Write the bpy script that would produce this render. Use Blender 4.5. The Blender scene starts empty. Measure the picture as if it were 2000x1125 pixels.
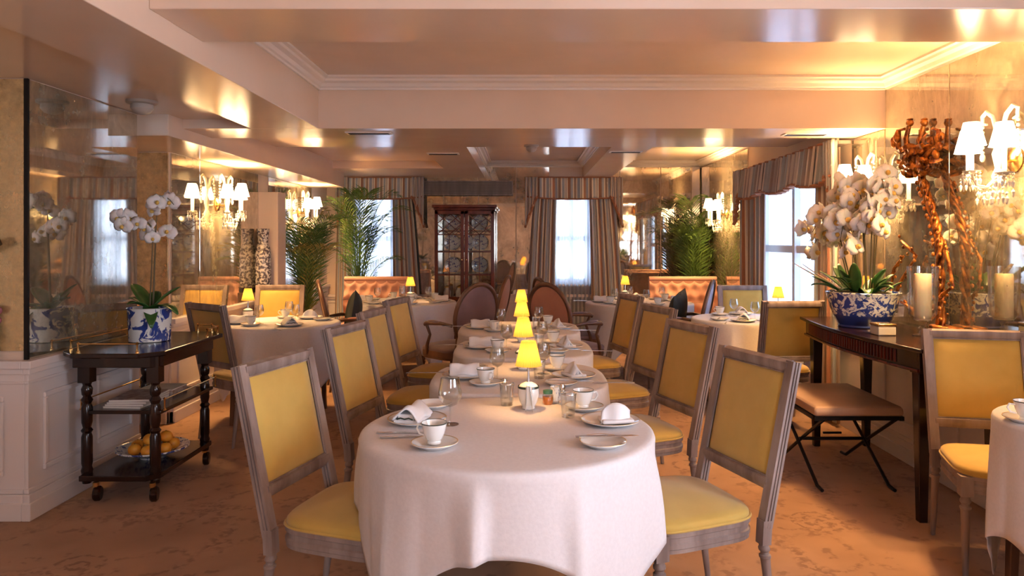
import bpy, math, random
from math import sin, cos, pi, radians
from mathutils import Vector, Matrix
random.seed(7)
S = bpy.context.scene
COL = S.collection
# ------------------------------------------------------------------ camera, light, exposure
F = 1419.0; H = 1.4; CX = 1022.0; CY = 470.0
cd = bpy.data.cameras.new('camera'); cam = bpy.data.objects.new('camera', cd); COL.objects.link(cam)
cam.location = (0, 0, H); cam.rotation_euler = (radians(90), 0, 0)
cd.sensor_width = 36; cd.lens = 36*F/2000; cd.shift_x = (1000-CX)/2000; cd.shift_y = (CY-562.5)/2000
cd.clip_start = .05; S.camera = cam
S.view_settings.view_transform = 'Standard'; S.view_settings.look = 'None'
S.view_settings.exposure = 1.4; S.view_settings.gamma = 1; S.view_settings.use_curve_mapping = False
S.cycles.max_bounces = 8; S.cycles.diffuse_bounces = 4; S.cycles.glossy_bounces = 5
S.cycles.transmission_bounces = 6; S.cycles.transparent_max_bounces = 12
S.cycles.sample_clamp_indirect = 6; S.cycles.caustics_reflective = False; S.cycles.caustics_refractive = False
W = bpy.data.worlds.new('sky'); S.world = W; W.use_nodes = True
W.node_tree.nodes['Background'].inputs[0].default_value = (.80, .86, 1, 1)
W.node_tree.nodes['Background'].inputs[1].default_value = 8.5
SCONCE_E = 6; SCONCE_W = 24; LAMP_E = .75; LAMP_W = .8; WARM = (1, .58, .24)

def px(x, y, D):            # a point of the photograph at depth D
    return ((x-CX)*D/F, D, H-(y-CY)*D/F)

# ------------------------------------------------------------------ materials
def nt(name):
    m = bpy.data.materials.new(name); m.use_nodes = True
    return m, m.node_tree.nodes, m.node_tree.links, m.node_tree.nodes['Principled BSDF']
def pm(name, col, rough=.5, metal=0, **kw):
    m, N, L, b = nt(name)
    b.inputs['Base Color'].default_value = (*col, 1); b.inputs['Roughness'].default_value = rough
    b.inputs['Metallic'].default_value = metal
    for k, v in kw.items(): b.inputs[k.replace('_', ' ')].default_value = v
    return m
def coords(N, L, scale=(1, 1, 1), kind='Object'):
    t = N.new('ShaderNodeTexCoord'); mp = N.new('ShaderNodeMapping'); mp.inputs['Scale'].default_value = scale
    L.new(t.outputs[kind], mp.inputs[0]); return mp.outputs[0]
def noise(N, L, vec, scale, detail=4, rough=.55, dist=0):
    n = N.new('ShaderNodeTexNoise'); n.inputs['Scale'].default_value = scale; n.inputs['Detail'].default_value = detail
    n.inputs['Roughness'].default_value = rough; n.inputs['Distortion'].default_value = dist
    L.new(vec, n.inputs['Vector']); return n.outputs['Fac']
def ramp(N, L, fac, stops, const=False):
    r = N.new('ShaderNodeValToRGB'); cr = r.color_ramp
    if const: cr.interpolation = 'CONSTANT'
    while len(cr.elements) < len(stops): cr.elements.new(.5)
    for e, (p, c) in zip(cr.elements, stops): e.position = p; e.color = (*c, 1)
    L.new(fac, r.inputs[0]); return r.outputs[0]
def mixc(N, L, fac, a, b):
    m = N.new('ShaderNodeMix'); m.data_type = 'RGBA'
    for s, v in ((0, fac), (6, a), (7, b)):
        if hasattr(v, 'is_linked'): L.new(v, m.inputs[s])
        else: m.inputs[s].default_value = v if s == 0 else (*v, 1)
    return m.outputs[2]
def bump(N, L, b, h, strength=.2, dist=.01):
    n = N.new('ShaderNodeBump'); n.inputs['Strength'].default_value = strength; n.inputs['Distance'].default_value = dist
    L.new(h, n.inputs['Height']); L.new(n.outputs[0], b.inputs['Normal'])
def noisy(name, c1, c2, scale, rough=.6, bumps=.1, stretch=(1, 1, 1), lo=.35, hi=.65, metal=0, **kw):
    m, N, L, b = nt(name); v = coords(N, L, stretch); n = noise(N, L, v, scale)
    L.new(ramp(N, L, n, [(lo, c1), (hi, c2)]), b.inputs['Base Color'])
    b.inputs['Roughness'].default_value = rough; b.inputs['Metallic'].default_value = metal
    for k, x in kw.items(): b.inputs[k.replace('_', ' ')].default_value = x
    if bumps: bump(N, L, b, n, bumps)
    return m
def emissive(name, col, e, base=(.9, .85, .75)):
    m = pm(name, base, .8); b = m.node_tree.nodes['Principled BSDF']
    b.inputs['Emission Color'].default_value = (*col, 1); b.inputs['Emission Strength'].default_value = e; return m
M = {}
M['ceil'] = noisy('cream_lacquer_paint', (.75, .56, .42), (.79, .60, .46), 2, .17, .02)
M['matte'] = noisy('cream_wall_paint', (.77, .60, .46), (.81, .64, .50), 2, .5, .02)
M['trimp'] = pm('painted_moulding', (.84, .74, .66), .38)
M['dado'] = pm('pale_dado_paint', (.80, .72, .68), .42)
M['wood'] = noisy('greige_limed_wood', (.18, .125, .105), (.34, .265, .235), 14, .48, .12, (1, 1, .15))
M['dwood'] = noisy('brown_chair_wood', (.09, .04, .022), (.16, .075, .04), 10, .4, .08, (1, 1, .15))
M['mahog'] = noisy('dark_mahogany', (.010, .004, .003), (.028, .009, .005), 8, .18, .02, (1, 1, .2))
M['cabin'] = noisy('red_mahogany', (.055, .010, .006), (.13, .026, .014), 6, .25, .02, (1, 1, .2))
M['black'] = pm('blackened_iron', (.012, .011, .011), .4, .6)
M['brass'] = pm('polished_brass', (.8, .52, .2), .22, 1)
M['silver'] = pm('silver', (.75, .73, .7), .2, 1)
M['linen'] = noisy('white_table_linen', (.73, .69, .69), (.77, .73, .73), 90, .75, .06)
M['napkin'] = pm('white_napkin', (.88, .86, .86), .7)
M['china'] = pm('white_china', (.88, .86, .82), .12, 0, Coat_Weight=.4)
M['gold'] = pm('gilt_rim', (.75, .5, .17), .3, 1)
M['band'] = pm('dark_green_band', (.03, .045, .03), .3)
M['candle'] = pm('candle_wax', (.95, .80, .58), .5, 0, Subsurface_Weight=.3)
M['soil'] = pm('moss', (.05, .045, .02), .9)
M['petal'] = pm('white_orchid_petal', (.88, .80, .76), .55, 0, Subsurface_Weight=.15)
M['lip'] = pm('orchid_lip', (.7, .45, .1), .5)
M['stem'] = pm('orchid_stem', (.10, .08, .03), .6)
M['leaf'] = noisy('glossy_green_leaf', (.015, .07, .012), (.05, .15, .03), 10, .3, .02)
M['palm'] = noisy('palm_leaf', (.03, .09, .015), (.15, .26, .05), 3, .45, .02)
M['palm_lit'] = noisy('yellow_lit_palm_leaf', (.36, .24, .05), (.2, .26, .05), 3, .5, .02)  # lit version of the palm leaf, yellow light put into its colour
M['cush'] = noisy('black_green_velvet', (.006, .010, .010), (.014, .022, .02), 8, .7, .05)
M['grille'] = pm('grey_grille', (.13, .11, .09), .5)
M['detect'] = pm('detector_plastic', (.45, .4, .35), .5)
M['flowerp'] = pm('dusty_pink_flower', (.38, .12, .13), .7)
M['tan'] = noisy('tan_leather', (.42, .27, .18), (.50, .33, .23), 5, .42, .04)
M['pages'] = pm('paper', (.75, .7, .62), .7)
M['cover'] = noisy('printed_cover', (.22, .12, .10), (.5, .42, .38), 30, .4, 0)
M['fruit'] = noisy('orange_peel', (.85, .30, .02), (.95, .48, .06), 14, .42, .15)
M['jam'] = pm('orange_jam', (.75, .22, .03), .2)
M['green'] = pm('green_lid', (.05, .16, .10), .4)
M['frost'] = pm('window_frame_paint', (.75, .76, .78), .5)
M['shade'] = emissive('lit_sconce_shade', (1, .68, .36), SCONCE_E)
M['lshade'] = emissive('lit_pleated_shade', (1, .60, .14), LAMP_E, (.85, .62, .25))
def pleat():
    m, N, L, b = nt('lit_pleated_shade'); N.remove(b)
    tl = N.new('ShaderNodeBsdfTranslucent'); d = N.new('ShaderNodeBsdfDiffuse'); tl.inputs[0].default_value = (.34, .145, .022, 1); d.inputs[0].default_value = (.50, .27, .07, 1)
    e = N.new('ShaderNodeEmission'); e.inputs[0].default_value = (1, .50, .08, 1); e.inputs[1].default_value = .16
    a = N.new('ShaderNodeMixShader'); a.inputs[0].default_value = .55; L.new(d.outputs[0], a.inputs[1]); L.new(tl.outputs[0], a.inputs[2])
    x = N.new('ShaderNodeAddShader'); L.new(a.outputs[0], x.inputs[0]); L.new(e.outputs[0], x.inputs[1]); L.new(x.outputs[0], N['Material Output'].inputs[0]); return m
M['lshade'] = pleat()
M['flame'] = emissive('glass_candle_sleeve', (1, .7, .4), .6)
M['rug'] = None
def fabric(name, c1, c2, sc=160, rough=.75, sheen=.3):
    m, N, L, b = nt(name); v = coords(N, L)
    w1 = N.new('ShaderNodeTexWave'); w1.inputs['Scale'].default_value = sc; w1.bands_direction = 'X'; L.new(v, w1.inputs[0])
    w2 = N.new('ShaderNodeTexWave'); w2.inputs['Scale'].default_value = sc; w2.bands_direction = 'Z'; L.new(v, w2.inputs[0])
    ad = N.new('ShaderNodeMath'); ad.operation = 'ADD'; L.new(w1.outputs[1], ad.inputs[0]); L.new(w2.outputs[1], ad.inputs[1])
    n = noise(N, L, v, 6); L.new(ramp(N, L, n, [(.3, c1), (.7, c2)]), b.inputs['Base Color'])
    b.inputs['Roughness'].default_value = rough; b.inputs['Sheen Weight'].default_value = sheen
    bump(N, L, b, ad.outputs[0], .06, .002); return m
M['yellow'] = fabric('mustard_yellow_linen', (.54, .34, .06), (.62, .41, .09))
M['violet'] = fabric('mauve_grey_fabric', (.16, .105, .12), (.20, .13, .15))
M['coral'] = fabric('terracotta_fabric', (.40, .17, .10), (.46, .21, .13))
M['lilac'] = fabric('lilac_grey_fabric', (.30, .28, .36), (.36, .33, .42))
M['pink'] = fabric('salmon_pink_velvet', (.55, .27, .18), (.62, .33, .23))
def carpet():
    m, N, L, b = nt('patterned_carpet'); v = coords(N, L)
    n0 = noise(N, L, v, 2.2, 3)
    nd = N.new('ShaderNodeTexNoise'); nd.inputs['Scale'].default_value = 3.5; nd.inputs['Detail'].default_value = 3; L.new(v, nd.inputs['Vector'])
    va = N.new('ShaderNodeVectorMath'); va.operation = 'MULTIPLY_ADD'; va.inputs[1].default_value = (.35, .35, 0); L.new(nd.outputs['Color'], va.inputs[0]); L.new(v, va.inputs[2])
    # scrolls: thin distorted cell edges
    vo = N.new('ShaderNodeTexVoronoi'); vo.feature = 'DISTANCE_TO_EDGE'; vo.inputs['Scale'].default_value = 3.0; L.new(va.outputs[0], vo.inputs['Vector'])
    e1 = ramp(N, L, vo.outputs['Distance'], [(0.0, (1, 1, 1)), (.11, (0, 0, 0))])
    # medallions: rings about cell centres, broken up by a fine noise
    v2 = N.new('ShaderNodeTexVoronoi'); v2.feature = 'F1'; v2.inputs['Scale'].default_value = 1.7; v2.inputs['Randomness'].default_value = .75; L.new(v, v2.inputs['Vector'])
    s = N.new('ShaderNodeMath'); s.operation = 'MULTIPLY'; s.inputs[1].default_value = 70; L.new(v2.outputs['Distance'], s.inputs[0])
    si = N.new('ShaderNodeMath'); si.operation = 'SINE'; L.new(s.outputs[0], si.inputs[0])
    mk = ramp(N, L, v2.outputs['Distance'], [(.20, (1, 1, 1)), (.26, (0, 0, 0))])
    fn = noise(N, L, v, 28, 2)
    fr = ramp(N, L, fn, [(.46, (0, 0, 0)), (.56, (1, 1, 1))])
    rr = ramp(N, L, si.outputs[0], [(.2, (0, 0, 0)), (.6, (1, 1, 1))])
    p = N.new('ShaderNodeMath'); p.operation = 'MULTIPLY'; L.new(rr, p.inputs[0]); L.new(mk, p.inputs[1])
    p2 = N.new('ShaderNodeMath'); p2.operation = 'MULTIPLY'; L.new(p.outputs[0], p2.inputs[0]); L.new(fr, p2.inputs[1])
    n3 = noise(N, L, v, 9, 3); fl = ramp(N, L, n3, [(.60, (0, 0, 0)), (.66, (1, 1, 1))])
    n4 = noise(N, L, v, 1.7, 2); gate = ramp(N, L, n4, [(.45, (0, 0, 0)), (.55, (1, 1, 1))])
    q = N.new('ShaderNodeMath'); q.operation = 'MULTIPLY'; qq = N.new('ShaderNodeMath'); qq.operation = 'MULTIPLY'; L.new(e1, qq.inputs[0]); L.new(fr, qq.inputs[1]); L.new(qq.outputs[0], q.inputs[0]); L.new(gate, q.inputs[1])
    a = N.new('ShaderNodeMath'); a.operation = 'MAXIMUM'; L.new(q.outputs[0], a.inputs[0]); L.new(p2.outputs[0], a.inputs[1])
    a2 = N.new('ShaderNodeMath'); a2.operation = 'MAXIMUM'; L.new(a.outputs[0], a2.inputs[0])
    hf = N.new('ShaderNodeMath'); hf.operation = 'MULTIPLY'; hf.inputs[1].default_value = .8; L.new(fl, hf.inputs[0]); L.new(hf.outputs[0], a2.inputs[1])
    a3 = N.new('ShaderNodeMath'); a3.operation = 'MULTIPLY'; a3.inputs[1].default_value = .62; L.new(a2.outputs[0], a3.inputs[0])
    base = ramp(N, L, n0, [(.3, (.35, .18, .085)), (.7, (.47, .265, .14))])
    L.new(mixc(N, L, a3.outputs[0], base, (.15, .055, .02)), b.inputs['Base Color'])
    b.inputs['Roughness'].default_value = .92; b.inputs['Sheen Weight'].default_value = .15
    f2 = noise(N, L, v, 400, 2); bump(N, L, b, f2, .3, .003); return m
M['carpet'] = carpet()
def mirror(name, tint, dirt, amount=.5, rough=.045):
    m, N, L, b = nt(name); v = coords(N, L)
    n1 = noise(N, L, coords(N, L, (1, 1, .45)), 3.2, 8, .7, .8); n2 = noise(N, L, v, 14, 6, .7)
    b.inputs['Metallic'].default_value = 1
    L.new(ramp(N, L, n1, [(.35, tint), (.62, tuple(x*.62 for x in tint))]), b.inputs['Base Color'])
    L.new(ramp(N, L, n2, [(.35, (rough,)*3), (.75, (rough*2.2,)*3)]), b.inputs['Roughness'])
    d = N.new('ShaderNodeBsdfPrincipled'); d.inputs['Roughness'].default_value = .55; d.inputs['Base Color'].default_value = (*dirt, 1)
    mx = N.new('ShaderNodeMixShader')
    mu = N.new('ShaderNodeMath'); mu.operation = 'MULTIPLY'; L.new(n1, mu.inputs[0]); L.new(n2, mu.inputs[1])
    L.new(ramp(N, L, mu.outputs[0], [(.12, (.04,)*3), (.42, (amount,)*3)]), mx.inputs[0])
    L.new(b.outputs[0], mx.inputs[1]); L.new(d.outputs[0], mx.inputs[2])
    L.new(mx.outputs[0], N['Material Output'].inputs[0]); return m
M['mirror'] = mirror('antiqued_mirror', (.88, .83, .72), (.50, .42, .28), .42, .02)
M['mirrorg'] = mirror('golden_antiqued_mirror', (.78, .60, .34), (.62, .42, .18), 1.0, .12)
def glass(name, tint=(1, 1, 1), rough=.0, gl=.12):      # thin clear glass
    m, N, L, b = nt(name); N.remove(b)
    t = N.new('ShaderNodeBsdfTransparent'); t.inputs[0].default_value = (*tint, 1)
    g = N.new('ShaderNodeBsdfGlossy'); g.inputs['Roughness'].default_value = rough
    lw = N.new('ShaderNodeLayerWeight'); lw.inputs[0].default_value = .35
    ad = N.new('ShaderNodeMath'); ad.operation = 'MULTIPLY_ADD'; ad.inputs[1].default_value = .75; ad.inputs[2].default_value = gl*.4
    L.new(lw.outputs['Facing'], ad.inputs[0]); x = N.new('ShaderNodeMixShader'); L.new(ad.outputs[0], x.inputs[0])
    L.new(t.outputs[0], x.inputs[1]); L.new(g.outputs[0], x.inputs[2]); L.new(x.outputs[0], N['Material Output'].inputs[0]); return m
M['glass'] = glass('clear_glass', (.96, .97, .96)); M['pane'] = glass('window_glass', (.97, .98, 1), 0, .05)
def frosted():
    m, N, L, b = nt('frosted_glass'); N.remove(b)
    tl = N.new('ShaderNodeBsdfTranslucent'); g = N.new('ShaderNodeBsdfGlossy'); tl.inputs[0].default_value = (.36, .40, .46, 1); g.inputs['Roughness'].default_value = .1
    a = N.new('ShaderNodeMixShader'); a.inputs[0].default_value = .05; L.new(tl.outputs[0], a.inputs[1]); L.new(g.outputs[0], a.inputs[2]); L.new(a.outputs[0], N['Material Output'].inputs[0]); return m
M['frosted'] = frosted()
M['crystal'] = pm('cut_crystal', (1, .95, .86), .03, 0, Transmission_Weight=.35, IOR=1.6)
def sheer():
    m, N, L, b = nt('sheer_voile'); N.remove(b)
    t = N.new('ShaderNodeBsdfTransparent'); tl = N.new('ShaderNodeBsdfTranslucent'); d = N.new('ShaderNodeBsdfDiffuse')
    tl.inputs[0].default_value = (.30, .36, .44, 1); d.inputs[0].default_value = (.85, .86, .9, 1)
    a = N.new('ShaderNodeMixShader'); a.inputs[0].default_value = .35; L.new(tl.outputs[0], a.inputs[1]); L.new(d.outputs[0], a.inputs[2])
    c = N.new('ShaderNodeMixShader'); c.inputs[0].default_value = .965; L.new(t.outputs[0], c.inputs[1]); L.new(a.outputs[0], c.inputs[2])
    L.new(c.outputs[0], N['Material Output'].inputs[0]); return m
M['sheer'] = sheer()
def stripes(name, n, grey=False):
    m, N, L, b = nt(name); t = N.new('ShaderNodeTexCoord'); sp = N.new('ShaderNodeSeparateXYZ'); L.new(t.outputs['UV'], sp.inputs[0])
    mu = N.new('ShaderNodeMath'); mu.operation = 'MULTIPLY'; mu.inputs[1].default_value = n; L.new(sp.outputs[0], mu.inputs[0])
    fr = N.new('ShaderNodeMath'); fr.operation = 'FRACT'; L.new(mu.outputs[0], fr.inputs[0])
    bl, cr, tp, ru, dk = (.36, .40, .45), (.78, .70, .57), (.33, .22, .16), (.40, .17, .09), (.12, .11, .12)
    if grey: ru, cr, tp = (.30, .24, .22), (.66, .60, .55), (.36, .31, .30)
    L.new(ramp(N, L, fr.outputs[0], [(0, tp), (.16, cr), (.22, bl), (.40, cr), (.47, dk), (.51, cr), (.62, ru), (.72, tp), (.80, bl), (.93, cr)], True), b.inputs['Base Color'])
    b.inputs['Roughness'].default_value = .6; b.inputs['Sheen Weight'].default_value = .3; return m
M['stripe'] = stripes('striped_silk', 2.0); M['stripev'] = stripes('striped_silk_valance', 6.0)
M['stripew'] = stripes('grey_striped_silk', 16, True)
M['rust'] = pm('rust_trim', (.36, .16, .09), .65)
def porcelain(name, scale, lo, hi, band=None):
    m, N, L, b = nt(name); v = coords(N, L); n = noise(N, L, v, scale, 3, .6, 1.2)
    c = ramp(N, L, n, [(lo, (.82, .83, .80)), (hi, (.03, .06, .28))])
    if band:
        sp = N.new('ShaderNodeSeparateXYZ'); L.new(v, sp.inputs[0])
        lt = N.new('ShaderNodeMath'); lt.operation = 'LESS_THAN'; lt.inputs[1].default_value = band; L.new(sp.outputs[2], lt.inputs[0])
        c = mixc(N, L, lt.outputs[0], c, (.025, .05, .22))
    L.new(c, b.inputs['Base Color']); b.inputs['Roughness'].default_value = .12; return m
M['blue1'] = porcelain('blue_landscape_porcelain', 16, .50, .56)
M['blue2'] = porcelain('blue_floral_porcelain', 26, .46, .53, .075)
M['blue3'] = noisy('brown_and_cream_pierced_porcelain', (.62, .56, .48), (.07, .055, .06), 42, .25, 0, lo=.45, hi=.53)
M['blue4'] = porcelain('blue_rimmed_porcelain', 30, .54, .58)
M['gilt'] = noisy('carved_giltwood', (.13, .03, .008), (.62, .22, .035), 26, .35, .5, lo=.38, hi=.58, metal=.55)
M['pleat'] = M['lshade']

# ------------------------------------------------------------------ mesh building
class MB:
    def __init__(s): s.v = []; s.f = []; s.uv = {}
    def add(s, vs, fs):
        o = len(s.v); s.v += [tuple(v) for v in vs]; s.f += [tuple(i+o for i in f) for f in fs]; return s
    def box(s, x0, x1, y0, y1, z0, z1):
        return s.add([(x0,y0,z0),(x1,y0,z0),(x1,y1,z0),(x0,y1,z0),(x0,y0,z1),(x1,y0,z1),(x1,y1,z1),(x0,y1,z1)],
                     [(0,3,2,1),(4,5,6,7),(0,1,5,4),(1,2,6,5),(2,3,7,6),(3,0,4,7)])
    def ext(s, prof, p0, p1, ux=None, s0=1, s1=1):      # profile swept straight from p0 to p1
        p0 = Vector(p0); p1 = Vector(p1); d = (p1-p0).normalized(); ux = Vector(ux or ((1,0,0) if abs(d.x) < .9 else (0,1,0)))
        ux = (ux-d*ux.dot(d)).normalized(); uy = d.cross(ux); n = len(prof)
        vs = [p0+ux*a*s0+uy*b*s0 for a, b in prof]+[p1+ux*a*s1+uy*b*s1 for a, b in prof]
        return s.add(vs, [tuple(range(n-1,-1,-1)), tuple(range(n,2*n))]+[(i,(i+1)%n,n+(i+1)%n,n+i) for i in range(n)])
    def beam(s, p0, p1, w, d, ux=None, t=1):
        return s.ext([(-w/2,-d/2),(w/2,-d/2),(w/2,d/2),(-w/2,d/2)], p0, p1, ux, 1, t)
    def lathe(s, prof, c=(0,0,0), n=20, sx=1, sy=1, ax=None):
        vs = []; k = len(prof)
        for i in range(n):
            a = 2*pi*i/n
            for r, z in prof: vs.append((c[0]+cos(a)*r*sx, c[1]+sin(a)*r*sy, c[2]+z))
        fs = [(i*k+j, ((i+1)%n)*k+j, ((i+1)%n)*k+j+1, i*k+j+1) for i in range(n) for j in range(k-1)]
        if ax:
            q = Vector((0,0,1)).rotation_difference(Vector(ax)); C = Vector(c)
            vs = [C+q@(Vector(v)-C) for v in vs]
        return s.add(vs, fs)
    def tube(s, pts, r, n=8, caps=True):
        P = [Vector(p) for p in pts]; R = r if isinstance(r, (list, tuple)) else [r]*len(P)
        vs = []; t0 = (P[1]-P[0]).normalized(); up = Vector((0,0,1)) if abs(t0.z) < .9 else Vector((1,0,0)); nx = t0.cross(up).normalized()
        for i, p in enumerate(P):
            t = (P[min(i+1, len(P)-1)]-P[max(i-1, 0)])
            t = t.normalized() if t.length > 1e-9 else t0
            nx = (nx-t*nx.dot(t)); nx = nx.normalized() if nx.length > 1e-6 else t.orthogonal().normalized(); ny = t.cross(nx)
            for j in range(n):
                a = 2*pi*j/n; vs.append(p+(nx*cos(a)+ny*sin(a))*R[i])
        fs = [(i*n+j, i*n+(j+1)%n, (i+1)*n+(j+1)%n, (i+1)*n+j) for i in range(len(P)-1) for j in range(n)]
        if caps: fs += [tuple(range(n-1,-1,-1)), tuple((len(P)-1)*n+j for j in range(n))]
        return s.add(vs, fs)
    def ball(s, c, r, nu=12, nv=8):
        r = r if isinstance(r, (list, tuple)) else (r, r, r)
        vs = [(c[0], c[1], c[2]-r[2])]
        for j in range(1, nv):
            b = -pi/2+pi*j/nv
            for i in range(nu): a = 2*pi*i/nu; vs.append((c[0]+cos(a)*cos(b)*r[0], c[1]+sin(a)*cos(b)*r[1], c[2]+sin(b)*r[2]))
        vs.append((c[0], c[1], c[2]+r[2])); e = len(vs)-1
        fs = [(0, 1+(i+1)%nu, 1+i) for i in range(nu)]+[(e, 1+(nv-2)*nu+i, 1+(nv-2)*nu+(i+1)%nu) for i in range(nu)]
        fs += [(1+j*nu+i, 1+j*nu+(i+1)%nu, 1+(j+1)*nu+(i+1)%nu, 1+(j+1)*nu+i) for j in range(nv-2) for i in range(nu)]
        return s.add(vs, fs)
    def prism(s, poly, z0, z1):
        n = len(poly)
        return s.add([(x,y,z0) for x,y in poly]+[(x,y,z1) for x,y in poly], [tuple(range(n-1,-1,-1)), tuple(range(n,2*n))]+[(i,(i+1)%n,n+(i+1)%n,n+i) for i in range(n)])
    def grid(s, nu, nv, fn):
        o = len(s.v)
        for j in range(nv+1):
            for i in range(nu+1):
                s.uv[len(s.v)] = (i/nu, j/nv); s.v.append(tuple(fn(i/nu, j/nv)))
        for j in range(nv):
            for i in range(nu): a = o+j*(nu+1)+i; s.f.append((a, a+1, a+nu+2, a+nu+1))
        return s
    def rings(s, rs, closed=True, cap0=True, cap1=True):
        n = len(rs[0]); vs = [p for r in rs for p in r]
        fs = [(i*n+j, i*n+(j+1)%n, (i+1)*n+(j+1)%n, (i+1)*n+j) for i in range(len(rs)-1) for j in range(n)]
        if cap0: fs.append(tuple(range(n-1,-1,-1)))
        if cap1: fs.append(tuple((len(rs)-1)*n+j for j in range(n)))
        return s.add(vs, fs)
    def pad(s, outline, z0, h, dome, steps=5):          # upholstered cushion over an outline
        cx = sum(p[0] for p in outline)/len(outline); cy = sum(p[1] for p in outline)/len(outline)
        rs = []
        for sc, z in [(.985, z0), (1.0, z0+h*.3), (.995, z0+h*.7), (.96, z0+h)]+[(1-.04-(k/steps)*.94, z0+h+dome*sin(pi/2*k/steps)) for k in range(1, steps+1)]:
            rs.append([(cx+(x-cx)*sc, cy+(y-cy)*sc, z) for x, y in outline])
        return s.rings(rs)
    def xf(s, mt):
        s.v = [tuple(mt @ Vector(v)) for v in s.v]; return s
    def build(s, name, mat, parent=None, smooth=True, bevel=0, solid=0, ang=35, kind=None):
        me = bpy.data.meshes.new(name); me.from_pydata(s.v, [], s.f)
        if s.uv:
            ul = me.uv_layers.new()
            for lp in me.loops: ul.data[lp.index].uv = s.uv.get(lp.vertex_index, (0, 0))
        me.materials.append(M[mat] if isinstance(mat, str) else mat)
        if smooth: me.shade_smooth(); me.set_sharp_from_angle(angle=radians(ang))
        o = bpy.data.objects.new(name, me); COL.objects.link(o)
        if parent: o.parent = parent
        if solid:
            m = o.modifiers.new('solid', 'SOLIDIFY'); m.thickness = solid; m.offset = 0
        if bevel:
            m = o.modifiers.new('bevel', 'BEVEL'); m.width = bevel; m.segments = 2; m.limit_method = 'ANGLE'
        if kind: o['kind'] = kind
        return o
def tag(o, label, cat, group=None, kind=None):
    if label: o['label'] = label
    if cat: o['category'] = cat
    if group: o['group'] = group
    if kind: o['kind'] = kind
    return o
def thing(name, label, cat, loc=(0,0,0), rz=0, group=None):
    o = bpy.data.objects.new(name, None); COL.objects.link(o); o.location = loc; o.rotation_euler = (0,0,rz); o.empty_display_size = .1
    return tag(o, label, cat, group)
KIDS = {}
def kids(o):
    return [c for c in bpy.data.objects if c.parent == o] if o.name not in KIDS else KIDS[o.name]
def copy_tree(o, parent=None):
    ks = KIDS.get(o.name) or KIDS.setdefault(o.name, [c for c in COL.objects if c.parent == o])
    c = o.copy(); COL.objects.link(c); c.parent = parent
    for k in ks: copy_tree(k, c)
    return c
PROTO = {}
def place(key, make, loc, rz, label, cat, group=None, scale=None):
    """the first one is the one built, every later one a copy with its parts"""
    if key not in PROTO: PROTO[key] = o = make()
    else: o = copy_tree(PROTO[key])
    o.location = loc; o.rotation_euler = (0, 0, rz)
    if scale: o.scale = (scale,)*3
    for k in ('label', 'group', 'category'):
        if k in o: del o[k]
    return tag(o, label, cat, group)
def struct(o): o['kind'] = 'structure'; return o
def lamp(name, loc, energy, col, r, parent=None):
    l = bpy.data.lights.new(name, 'POINT'); l.energy = energy; l.color = col; l.shadow_soft_size = r
    o = bpy.data.objects.new(name, l); COL.objects.link(o); o.location = loc
    if parent: o.parent = parent
    return o

# ------------------------------------------------------------------ room
XR, XL, XL2, YF, YB = 2.45, -2.5, -2.716, 10.05, -3.6
ZC, ZB, ZB2, ZL, ZS = 2.50, 2.156, 2.27, 2.217, 2.079
XFAR = -3.4
struct(MB().box(XFAR-.2, XR+.5, YB-.2, YF+.4, -.12, 0).build('floor', 'carpet', smooth=False))
struct(MB().box(XFAR-.2, XR+.5, YB-.2, YF+.4, ZC, ZC+.15).build('ceiling', 'ceil', smooth=False))
TN = [0]
def trim(mb, mat='ceil', bevel=0, smooth=False, parent=None):
    TN[0] += 1; return struct(mb.build('trim_%d' % TN[0], mat, parent, smooth=smooth, bevel=bevel))
trim(MB().box(-1.84, -1.381, YB, 4.90, ZB, ZC+.01), bevel=.004)                 # long beam on the left
trim(MB().box(XFAR, -1.84, YB, 4.90, ZL, ZC+.01))                                # low ceiling beyond it
trim(MB().box(XL2-.4, XR, 4.90, 5.36, ZB, ZC+.01), bevel=.004)                    # cross beam
trim(MB().box(-1.381, XR, 2.68, 3.13, 2.255, ZC+.01), bevel=.004)                # near cross beam
trim(MB().box(XL2-.4, XR, 5.36, 6.75, ZB2, ZC+.01))                               # flat soffit behind the cross beam
trim(MB().box(-.96, -.527, 6.75, YF, ZB2, ZC+.01))                               # beams of the far bay
trim(MB().box(.82, 1.2, 6.75, YF, ZB2, ZC+.01))
trim(MB().box(-2.296, -.96, 8.75, YF, ZB2, ZC+.01))
trim(MB().box(-2.296, -.96, 6.75, 8.75, 2.36, ZC+.01))
trim(MB().box(XL2-.4, -2.296, 4.70, 9.31, ZS, ZC+.01), bevel=.004)                # low soffit over the left mirrors
trim(MB().box(XL2-.4, -2.296, 9.31, YF, ZB2, ZC+.01))
def crown(p0, p1, inward, z=ZC, size=.085):     # cornice running from p0 to p1
    prof = [(0,0),(size,0),(size,-.014),(size*.78,-.02),(size*.72,-.034),(size*.42,-.046),(size*.3,-.066),(size*.16,-.072),(size*.14,-size),(0,-size)]
    a = Vector((*p0, z)); b = Vector((*p1, z)); iw = Vector((*inward, 0))
    vs = [a+iw*u+Vector((0,0,v)) for u, v in prof]+[b+iw*u+Vector((0,0,v)) for u, v in prof]; n = len(prof)
    return MB().add(vs, [tuple(range(n)), tuple(range(2*n-1,n-1,-1))]+[(i,(i+1)%n,n+(i+1)%n,n+i) for i in range(n)])
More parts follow.
